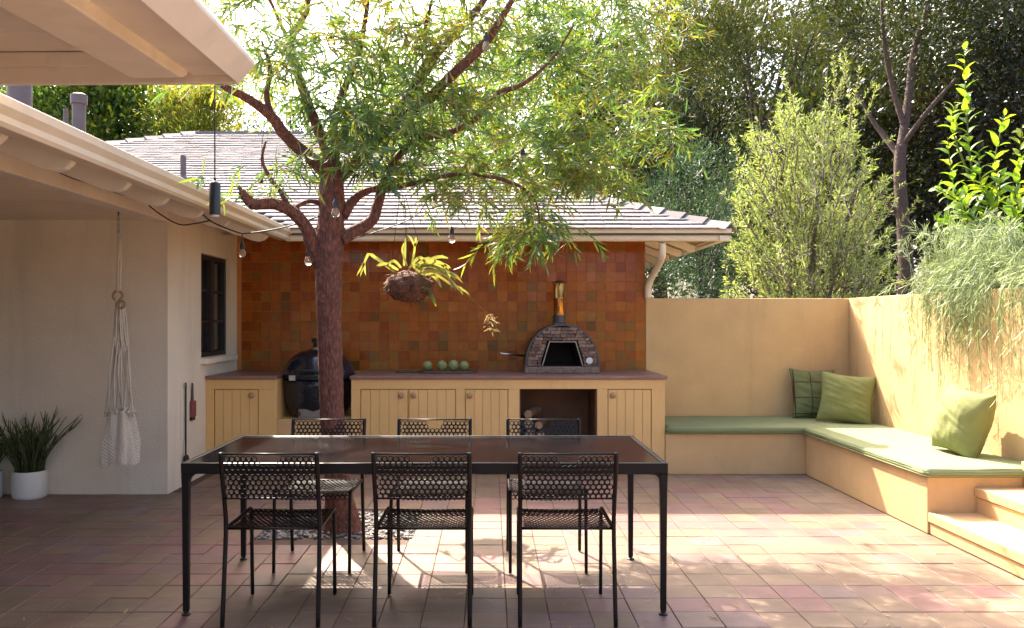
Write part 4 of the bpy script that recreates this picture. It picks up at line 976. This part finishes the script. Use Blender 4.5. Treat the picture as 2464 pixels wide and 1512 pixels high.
limb('trunk', [base, base+Vector((-.004,0,.06)), tp(815,1190), tp(806,1080), tp(798,980), tp(795,880), tp(792,760), tp(791,650), tp(793,590), tp(796,530), tp(798,470), tp(797,415)],
     [.19,.125,.088,.079,.077,.078,.080,.088,.090,.086,.083,.07], 150, 44, .0075)
BRS = [([(775,640,0),(752,590,-.05),(735,545,-.1),(700,508,-.15),(655,490,-.2),(612,492,-.25),(592,476,-.28),(580,458,-.3)], [.055,.046,.042,.040,.037,.036,.030,.022]),
       ([(700,505,-.15),(672,458,-.2),(648,425,-.22),(631,385,-.25),(640,340,-.3)], [.016,.014,.012,.010,.006]),
       ([(705,505,-.12),(728,490,-.1),(752,485,-.05),(778,492,0)], [.016,.014,.014,.016]),
       ([(800,430,0),(760,392,-.05),(715,355,-.1),(680,318,-.2),(650,278,-.28),(600,240,-.4),(545,212,-.5),(520,195,-.55)], [.055,.046,.042,.038,.034,.028,.022,.015]),
       ([(655,285,-.28),(642,230,-.3),(650,165,-.32),(630,100,-.35)], [.022,.018,.013,.007]),
       ([(797,425,0),(790,370,.05),(765,310,.05),(738,240,.08),(714,170,.1),(700,100,.15),(735,30,.2),(740,-40,.25),(735,-120,.3)], [.05,.042,.036,.033,.030,.027,.022,.018,.012]),
       ([(700,110,.15),(672,50,.2),(640,-20,.25)], [.016,.012,.008]),
       ([(798,420,0),(806,360,.1),(803,300,.15),(822,230,.2),(860,140,.25),(880,40,.3),(890,-60,.35)], [.05,.036,.030,.024,.02,.016,.01]),
       ([(800,440,0),(850,395,.1),(910,330,.2),(980,240,.3),(1040,140,.35),(1085,90,.4),(1150,20,.45),(1210,-70,.5)], [.055,.045,.040,.042,.042,.036,.026,.016]),
       ([(1035,150,.35),(1022,80,.3),(1042,-10,.3)], [.018,.014,.01]),
       ([(940,300,.2),(1020,245,.1),(1100,170,0),(1170,100,-.05),(1215,30,-.1),(1260,-50,-.1)], [.036,.034,.032,.030,.022,.014]),
       ([(1000,330,.1),(1080,320,.2),(1150,280,.3),(1200,226,.35),(1262,200,.4),(1330,140,.5),(1380,60,.55)], [.026,.024,.022,.020,.015,.010,.005]),
       ([(820,575,0),(862,552,.05),(895,530,.1),(910,490,.12),(920,450,.15),(945,395,.2),(990,340,.25)], [.05,.042,.038,.035,.031,.024,.016]),
       ([(825,520,0),(850,482,.05),(880,462,.1),(918,452,.12)], [.04,.030,.024,.016]),
       ([(915,460,.12),(1000,440,.1),(1100,420,.1),(1200,430,.1),(1280,470,.1),(1300,540,.1)], [.02,.016,.013,.011,.008,.004])]
for pts, rads in BRS:
    limb('branch', [tp(x,y,d) for x,y,d in pts], rads, max(18, 7*len(pts)), 12, .004)
# the cut stub
MB().tube([tp(590,474,-.28), tp(574,448,-.3)], [.016,.013], 8).build('stub', M['bark_grey'], tree, smooth=True)
# twigs and leaves
blobs = [(640,110,110,120,-.25,.35,80),(580,40,60,60,-.4,.3,30),(600,190,60,50,-.4,.25,22),(740,80,90,90,.1,.4,75),(690,200,80,70,-.1,.35,45),(900,50,130,90,.2,.5,95),(860,200,90,80,.1,.4,75),(870,330,85,75,-.05,.4,110),
         (1060,80,140,100,.3,.5,140),(1000,270,130,90,.1,.45,165),(1180,300,150,110,.25,.5,230),(1250,110,150,110,.35,.55,180),(1400,160,140,130,.4,.5,210),(1410,330,130,95,.35,.45,215),
         (1530,110,95,110,.5,.4,110),(1560,270,75,110,.5,.35,95),(1230,420,130,45,.15,.35,105),(1285,535,60,60,.0,.18,80),(1260,490,75,40,.0,.2,50),(1110,430,110,40,.1,.3,70),(970,400,70,45,.1,.3,50),(1400,435,90,40,.1,.3,75),(1480,390,50,50,.4,.3,30),
         (700,385,45,25,-.1,.2,10),(655,405,45,40,-.2,.2,9),(680,470,45,15,-.15,.1,5),(500,440,20,12,-.55,.05,3),(780,260,60,60,0,.3,35),(930,130,80,60,-.2,.3,40),(830,395,40,30,-.2,.15,22),
         (700,-90,180,70,.1,.6,60),(1000,-100,220,80,.3,.7,130),(1300,-90,220,80,.4,.7,150),(1500,-60,120,70,.5,.5,60),(1150,-230,250,80,.4,.8,90),(1350,60,180,110,.8,.5,60),(1280,-140,240,80,.9,.6,80),(1420,250,120,110,.7,.4,40)]
LP=[]; LD=[]; LLn=[]; tw = MB()
for (bx,by,rx2,ry2,dY,rY,cnt) in blobs:
    if bx < 950: cnt *= .8
    if bx > 1150: dY += .6; rY *= 1.25; cnt *= .76
    subs = []
    for _ in range(int(cnt*.56)):
        while True:
            u = np.random.default_rng(random.randrange(1<<30)).uniform(-1.15,1.15,size=3)
            if np.dot(u,u) < 1.32: break
        if len(subs) < max(2, cnt/7): o_ = tp(bx+u[0]*rx2, by+u[1]*ry2, dY+u[2]*rY); subs.append(o_)
        else: o_ = random.choice(subs) + Vector((random.gauss(0,.10), random.gauss(0,.10), random.gauss(0,.07)))
        az = random.uniform(0,6.283); ln = random.uniform(.16,.34)
        d = Vector((math.cos(az), math.sin(az)*.8, random.uniform(-.1,.6))).normalized(); dr = random.uniform(.35,1.0)*ln
        if 480 < by < 560 and bx > 1200: d = Vector((math.cos(az)*.9, math.sin(az)*.7, -.1)).normalized(); dr = ln*.7; ln *= .8
        pt_ = lambda s: o_ + d*ln*s + Vector((0,0,-dr*s*s*.8))
        tw.tube([pt_(0), pt_(.5), pt_(1)], [.0028,.002,.001], 3, cap=False)
        k = random.randint(12,18)
        for i in range(k):
            s = .12 + .9*i/k; p = pt_(s); tg = (pt_(s+.02)-pt_(s)).normalized()
            dd = tg*.7 + Vector((random.gauss(0,.55), random.gauss(0,.55), random.gauss(-.25,.42)))
            LP.append(p); LD.append(dd); LLn.append(random.uniform(.075,.155))
tw.build('twigs', M['bark_dark'], tree, kind='stuff', fix=False)
LP = np.array(LP); LD = np.array(LD); LLn = np.array(LLn)
leaf_obj('crown', LP, LD, LLn, LLn*.105+.0015, M['lf_main'], tree, bend=.28)

# ================================================================== GARDEN AND BACKGROUND
def btree(name, label, cat, base, crown, radii, K, n, sig, ls, mat, bk='bark_dark', limbs=5, r0=.12, ratio=.35, shell=.35, bend=.1, group=None, up=.3, lean=(0,0)):
    t = thing(name, label, cat, base, group); c = Vector(crown)
    P, D, C = clumps(crown, radii, K, n, sig, shell, up)
    L = RNG.uniform(.6,1.2,n)*ls
    leaf_obj('crown', P, D, L, L*ratio, M[mat], t, segs=1, bend=bend)
    b_ = Vector(base); m = MB(); top = Vector((c.x, c.y, c.z))
    m.tube(spline([b_, b_+(top-b_)*.4+Vector((random.gauss(0,.1),random.gauss(0,.1),0)), top], 12), lerp_list([r0, r0*.75, r0*.3], 12), 10)
    m.build('trunk', M[bk], t, smooth=True, fix=False)
    lm = MB(); idx = RNG.choice(K, min(limbs, K), replace=False)
    for i in idx:
        e_ = Vector(C[i]); s_ = b_+(top-b_)*random.uniform(.45,.9); lm.tube(spline([s_, s_+(e_-s_)*.5+Vector((0,0,.15)), e_], 7), lerp_list([r0*.35,r0*.2,r0*.06],7), 6)
    lm.build('limbs', M[bk], t, smooth=True, fix=False)
    return t
# big dark trees at right, far behind the wall
btree('pine_tree', 'tall dark brownish green pine behind the olive bush, left of the bare trunk', 'tree', (6.0,18,0), (5.9,18,6.2), (2.6,2.0,3.6), 110, 34000, .36, .17, 'lf_pine', limbs=16, r0=.2, ratio=.16)
btree('pine_tree', 'dark pine at the top right behind the forked trunk', 'tree', (9.3,17,0), (9.2,17,7.2), (2.4,2.0,3.2), 90, 28000, .36, .17, 'lf_pine', limbs=14, r0=.2, ratio=.16)
btree('cedar_tree', 'olive brown cedar just right of the patio tree crown', 'tree', (4.2,20,0), (4.2,20,6.6), (2.0,1.8,3.6), 60, 16000, .34, .14, 'lf_pine', limbs=12, r0=.18, ratio=.16)
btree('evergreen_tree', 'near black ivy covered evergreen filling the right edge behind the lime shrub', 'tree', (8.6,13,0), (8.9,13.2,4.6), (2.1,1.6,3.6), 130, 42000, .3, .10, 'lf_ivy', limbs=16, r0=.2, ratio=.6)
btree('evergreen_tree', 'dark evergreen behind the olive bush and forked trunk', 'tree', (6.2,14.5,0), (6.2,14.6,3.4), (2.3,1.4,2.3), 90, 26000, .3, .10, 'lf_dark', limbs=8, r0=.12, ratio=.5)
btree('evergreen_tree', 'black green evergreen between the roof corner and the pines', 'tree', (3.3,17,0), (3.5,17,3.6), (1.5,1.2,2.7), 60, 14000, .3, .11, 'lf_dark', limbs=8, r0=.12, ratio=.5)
btree('conifer_shrub', 'blue green conifer behind the right end of the roof', 'shrub', (3.2,12.5,.9), (3.15,12.5,2.7), (.85,.7,1.3), 70, 16000, .17, .07, 'lf_blue', limbs=8, r0=.06, ratio=.15, up=.6)
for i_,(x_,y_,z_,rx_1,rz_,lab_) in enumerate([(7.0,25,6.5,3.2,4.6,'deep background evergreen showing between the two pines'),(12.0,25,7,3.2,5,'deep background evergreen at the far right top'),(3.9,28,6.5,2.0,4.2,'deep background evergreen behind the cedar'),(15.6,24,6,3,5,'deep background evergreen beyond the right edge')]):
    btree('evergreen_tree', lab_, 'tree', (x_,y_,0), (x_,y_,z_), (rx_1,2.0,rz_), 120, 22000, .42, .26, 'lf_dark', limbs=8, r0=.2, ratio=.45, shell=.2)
# forked tree with reddish trunk
ft = thing('forked_tree', 'tree with slender forked reddish grey trunk behind the side garden wall', 'tree', at(2178,700,11.5))
YF = 11.5
for nm, pts, rads in [('trunk',[(2182,790,0),(2180,640,0),(2172,520,0),(2165,420,0),(2168,350,0)],[.12,.10,.085,.08,.075]),
                      ('branch',[(2168,360,0),(2180,280,.1),(2190,200,.2),(2200,120,.3),(2230,20,.4),(2240,-80,.4)],[.07,.055,.05,.045,.035,.02]),
                      ('branch',[(2172,350,0),(2215,290,-.2),(2260,235,-.3),(2300,190,-.4)],[.04,.032,.026,.015]),
                      ('branch',[(2168,380,0),(2130,330,.2),(2100,290,.3),(2060,220,.4)],[.05,.04,.03,.015]),
                      ('branch',[(2175,300,.05),(2150,220,.1),(2130,120,.1),(2120,0,.2)],[.04,.034,.028,.015]),
                      ('branch',[(2170,530,0),(2130,480,.1),(2110,440,.1)],[.04,.035,.02])]:
    MB().tube(spline([at(x,y,YF+d) for x,y,d in pts], 24), lerp_list(rads,24), 12, disp=barkdisp(.006)).build(nm, M['bark_dark'], ft, smooth=True, fix=False)
cc = at(2230,-20,YF+.3); P, D, C = clumps(cc, (1.9,1.3,1.1), 60, 15000, .2, .3); L = RNG.uniform(.05,.1,15000)
leaf_obj('crown', P, D, L, L*.4, M['lf_dark'], ft, segs=1)
# olive bush with upright wands
ob = thing('olive_bush', 'large pale green olive bush behind the ochre wall, spiky shoots on top', 'bush', at(1940,760,10.3))
YO = 10.3; LP=[]; LD=[]; LL=[]; sm = MB(); random.seed(44)
def wand(p0, p1, dens=1.0, sag=.06, ls=.074):
    ln = (p1-p0).length; md = (p0+p1)/2 + Vector((random.gauss(0,.04),random.gauss(0,.04),random.gauss(0,.03)))
    q = spline([p0, md, p1+Vector((0,0,-sag*ln*random.random()))], 8); sm.tube(q, lerp_list([.010,.006,.002],8), 4, cap=False)
    k = int(ln*80*dens)
    for i in range(k):
        s = random.random()**.8; j = min(int(s*7),6); f = s*7-j; p = q[j]*(1-f)+q[j+1]*f; tg = (q[j+1]-q[j]).normalized()
        r_ = Vector((random.gauss(0,1),random.gauss(0,1),random.gauss(0,1))); r_ = (r_ - tg*r_.dot(tg)).normalized()
        LP.append(p); LD.append(tg*.8+r_); LL.append(ls*random.uniform(.6,1.2))
core = at(1935,740,YO)
for i in range(600):
    px = random.uniform(1735,2165) if i%2 else random.triangular(1735,2160,1930); top = np.interp(px,[1735,1790,1880,1960,2060,2160],[480,330,250,230,260,430]) + 70*mnoise.noise(Vector((px/45,3.3,0)))
    py = random.uniform(top, 730); d_ = random.gauss(0,.45)
    p1 = at(px,py,YO+d_); out = Vector(((px-1940)/300, random.gauss(0,.5), .75+random.random()*.5)).normalized()
    wand(p1 - out*random.uniform(.35,.7), p1, 1.1)
for (x0,y0,x1,y1) in [(1985,420,1880,170),(1990,400,1925,255),(1985,380,2040,150),(1985,330,1990,190),(2040,420,2005,140),(2040,350,2020,135),(2040,300,2070,160),(2045,330,2110,210),(2050,380,2150,330),(1900,380,1870,270),(1830,420,1800,290),(1780,430,1760,330),(2060,480,2160,420),(2100,560,2175,440),(2120,600,2210,480),(2110,640,2225,560),(1960,300,2070,245),(1950,330,1895,200),(2045,260,2100,200),(1880,330,1935,240),(2000,250,2035,120)]:
    wand(at(x0,y0,YO-.2+random.gauss(0,.15)), at(x1,y1,YO-.3+random.gauss(0,.2)), 1.5, 0, .058)
LP=np.array(LP); LD=np.array(LD); LL=np.array(LL)
leaf_obj('leaves', LP, LD, LL, LL*.17, M['lf_olive'], ob, segs=1, bend=.1)
sm.build('stems', M['bark_grey'], ob, kind='stuff', fix=False)
for dx in (-.25,.1,.4):
    MB().tube(spline([core+Vector((dx*.4,0,-.4)), core+Vector((dx,0,.6)), core+Vector((dx*1.6,-.05,1.5))], 12), lerp_list([.06,.04,.012],12), 8).build('stem', M['bark_grey'], ob, smooth=True, fix=False)
# lime green shrub: each leaf is its own piece
ls_ = thing('citrus_shrub', 'bright lime green broad leaved shrub at the right above the feathery plants', 'shrub', at(2380,600,7.6))
def broad_leaf():
    m = MB(); rows_ = 7; vs = []
    for i in range(rows_):
        u = i/(rows_-1); wdt = .5*math.sin(math.pi*u**.85)**.8*.40 if 0<u<1 else .004
        z = .10*math.sin(u*2.4) - .16*u*u
        vs += [(u, -wdt, z+wdt*.25), (u, 0, z), (u, wdt, z+wdt*.25)]
    m.add(vs, [(i*3+j, i*3+j+1, (i+1)*3+j+1, (i+1)*3+j) for i in range(rows_-1) for j in range(2)])
    return m.mesh(M['lf_lime'], name='leaf', smooth=True, fix=False)
blm = broad_leaf(); random.seed(90); nlf = 0; extra = MB()
shoots = [([(2385,600),(2340,420),(2325,250),(2320,110)],-.0,34),([(2390,600),(2400,480),(2395,380),(2420,270)],.1,26),([(2370,600),(2310,500),(2290,420),(2280,330)],.1,24),([(2400,600),(2440,500),(2450,400),(2460,300)],-.1,24),
          ([(2380,600),(2340,520),(2300,480),(2245,450)],-.1,22),([(2390,600),(2380,500),(2360,440),(2355,360)],-.2,24),([(2400,600),(2420,540),(2440,480),(2490,430)],.1,22),([(2370,610),(2330,560),(2290,540),(2250,530)],-.1,20),([(2400,600),(2450,570),(2480,540),(2510,500)],-.1,18),
          ([(2385,600),(2370,540),(2400,470),(2410,420)],-.25,22),([(2380,610),(2350,540),(2320,500),(2330,450)],-.3,20),([(2390,610),(2420,560),(2450,520),(2440,460)],-.25,20),([(2330,420),(2300,340),(2290,290),(2300,250)],.05,16)]
YL = 7.6
for pts, d, cnt in shoots:
    q = spline([at(x,y,YL+d+random.gauss(0,.05)) for x,y in pts], 24)
    MB().tube(q, lerp_list([.010,.007,.003],24), 6).build('stem', M['lf_hedge'], ls_, smooth=True, fix=False)
    for i in range(cnt):
        s = .25+.75*i/cnt; j = min(int(s*23),22); p = q[j]; tg = (q[j+1]-q[j]).normalized()
        az = i*2.4 + random.gauss(0,.3); sd_ = tg.orthogonal().normalized(); sd2 = tg.cross(sd_)
        d3 = (sd_*math.cos(az)+sd2*math.sin(az) + tg*random.uniform(.3,.8) + Vector((0,0,.15))).normalized()
        up_ = (tg - d3*tg.dot(d3)).normalized(); sx_ = up_.cross(d3)
        R_ = Matrix((d3, sx_, up_)).transposed()
        o = bpy.data.objects.new('leaf', blm); link(o, ls_); sz = random.uniform(.115,.175)*(1.0 if s < .85 else .7)
        o.location = p - wl(ls_); o.rotation_euler = R_.to_euler(); o.scale = (sz,sz,sz); nlf += 1
# feathery coral plants spilling over the side wall
random.seed(77)
def feather(label, cx, Yc_, n, hmin, hmax, spill, mat='lf_feather', zb=1.42):
    t = thing('feathery_plant', label, 'plant', (cx, Yc_, zb)); mm = MB(); P=[]; D=[]; L=[]
    for i in range(n):
        p = Vector((cx+random.gauss(0,.10), Yc_+random.gauss(0,.16), zb)); az = random.uniform(0,6.283); h = random.uniform(hmin,hmax)
        dr = Vector((math.cos(az)*.8, math.sin(az)*.9, 0)); dr.x = max(dr.x, -.12) if p.x < 4.1 else dr.x
        over = random.random() < spill
        if over:
            tx_ = XR - random.uniform(.02,.16); yy = p.y+random.gauss(0,.2); drop = random.uniform(.15,.9)*random.random()**.5
            pts = [p, Vector(((p.x+tx_)/2, (p.y+yy)/2, 1.64+random.uniform(.05,.3))), Vector((tx_, yy, 1.66)), Vector((tx_-.01, yy+random.gauss(0,.04), 1.64-drop))]
        else:
            r_ = random.uniform(.2,.55)*h/.6
            pts = [p, p+dr*r_*.35+Vector((0,0,h*.75)), p+dr*r_*.75+Vector((0,0,h)), p+dr*r_*1.15+Vector((0,0,h*.8))]
        q = spline(pts, 10); mm.tube(q, lerp_list([.0035,.0028,.0015],10), 3, cap=False)
        for k in range(30):
            s = random.uniform(.3,1); j = min(int(s*9),8); f = s*9-j; b_ = q[j]*(1-f)+q[j+1]*f; tg = (q[j+1]-q[j]).normalized()
            P.append(b_); D.append(tg*1.1 + Vector((random.gauss(0,.5),random.gauss(0,.5),random.gauss(0,.5)))); L.append(random.uniform(.05,.13))
    mm.build('stems', M[mat], t, kind='stuff', fix=False); P=np.array(P); D=np.array(D); L=np.array(L)
    leaf_obj('needles', P, D, L, .0042, M[mat], t, segs=1, bend=.15)
feather('airy grey green feathery plant draping over the wall near its far corner', 4.05, 7.4, 95, .4,.9, .07)
feather('large feathery plant cascading thickest down the sunlit side wall', 4.05, 6.5, 220, .35,.75, .42)
feather('feathery plant spilling over the side wall at the right edge', 4.05, 5.8, 130, .3,.55, .38)
# left background
btree('hedge_tree', 'dense dark green tree behind the left wing roof beside the vent pipes', 'tree', (-10.5,22,0), (-10.2,22,5.9), (2.2,1.5,2.5), 110, 26000, .3, .19, 'lf_hedge', limbs=10, r0=.16, ratio=.5)
btree('hedge_tree', 'light yellow green feathery tree behind the left end of the ridge', 'tree', (-7.6,21,0), (-7.5,21,5.6), (1.5,1.2,1.7), 80, 22000, .24, .16, 'lf_yellow', limbs=10, r0=.12, ratio=.22)
btree('hedge_tree', 'green tree left of the vent pipes under the porch eave', 'tree', (-13.5,23,0), (-13.3,23,6.2), (2.0,1.4,2.6), 80, 18000, .3, .2, 'lf_hedge', limbs=8, r0=.14, ratio=.5)
btree('far_tree', 'hazy bluish far tree over the ridge left of the patio tree', 'tree', (-8.5,34,0), (-8.4,34,8.2), (2.6,1.8,2.6), 60, 9000, .4, .2, 'lf_blue', limbs=8, r0=.2, ratio=.3)
btree('far_tree', 'far green tree over the ridge right of the trunk', 'tree', (-2.4,30,0), (-2.2,30,7.8), (3.0,1.8,2.4), 60, 10000, .4, .2, 'lf_hedge', limbs=8, r0=.2, ratio=.3)
btree('far_tree', 'far green tree behind the right part of the patio tree crown', 'tree', (2.6,27,0), (2.4,27,8.4), (2.6,1.8,4.2), 90, 16000, .4, .2, 'lf_hedge', limbs=10, r0=.2, ratio=.3)
for x_, y_, lab_ in ((-12.5,36,'pale far tree seen through the left side of the patio tree'),(-5.2,38,'pale far tree seen through the middle of the patio tree'),(0.8,36,'pale far tree seen through the upper right crown')):
    btree('far_tree', lab_, 'tree', (x_,y_,0), (x_,y_,9.5), (3.2,2.2,5.2), 70, 9000, .5, .3, 'lf_far', limbs=12, r0=.22, ratio=.3, shell=.25)
# a few fallen leaves on the floor
for i,(x,y) in enumerate([(840,1494),(700,1425),(302,1476),(1110,1432),(1540,1330),(1720,1490),(580,1360)]):
    p = fl(x,y); n = MB(); a0 = random.uniform(0,3); d = Vector((math.cos(a0),math.sin(a0),0)); sd_ = Vector((-d.y,d.x,0)); z = Vector((0,0,.006))
    n.add([p+z-d*.035, p+z+sd_*.007+Vector((0,0,.004)), p+z+d*.04+Vector((0,0,.006)), p+z-sd_*.007+Vector((0,0,.002))], [(0,1,2,3)])
    o = n.build('fallen_leaf', M['dry'], fix=False); tag(o, ['dry leaf on the dark floor under the near middle chair','dry leaf between the near left chair and table leg','dark dry leaf on the shaded tiles at far left','dry leaf under the table near the middle','dry leaf on the sunlit tiles under the table edge','dry leaf in the dappled shade right of the table','dry leaf beside the left rear table leg'][i], 'leaf', 'fallen leaves on the tiles')

# leaf litter under the tree
random.seed(61); n = 150
P = np.array([(random.gauss(.6,1.3), random.uniform(3.6,6.6), .006) for _ in range(n)]); P[:,0] = np.clip(P[:,0], -2.2, 2.8)
D = np.array([(random.gauss(0,1), random.gauss(0,1), random.uniform(-.02,.06)) for _ in range(n)])
lit = leaf_obj('leaf_litter', P, D, RNG.uniform(.03,.08,n), .008, M['dry'], None, bend=-.03, Nv=np.tile((0,0,1.), (n,1)))
tag(lit, 'small dry leaves scattered over the patio tiles below the tree', 'leaf litter')
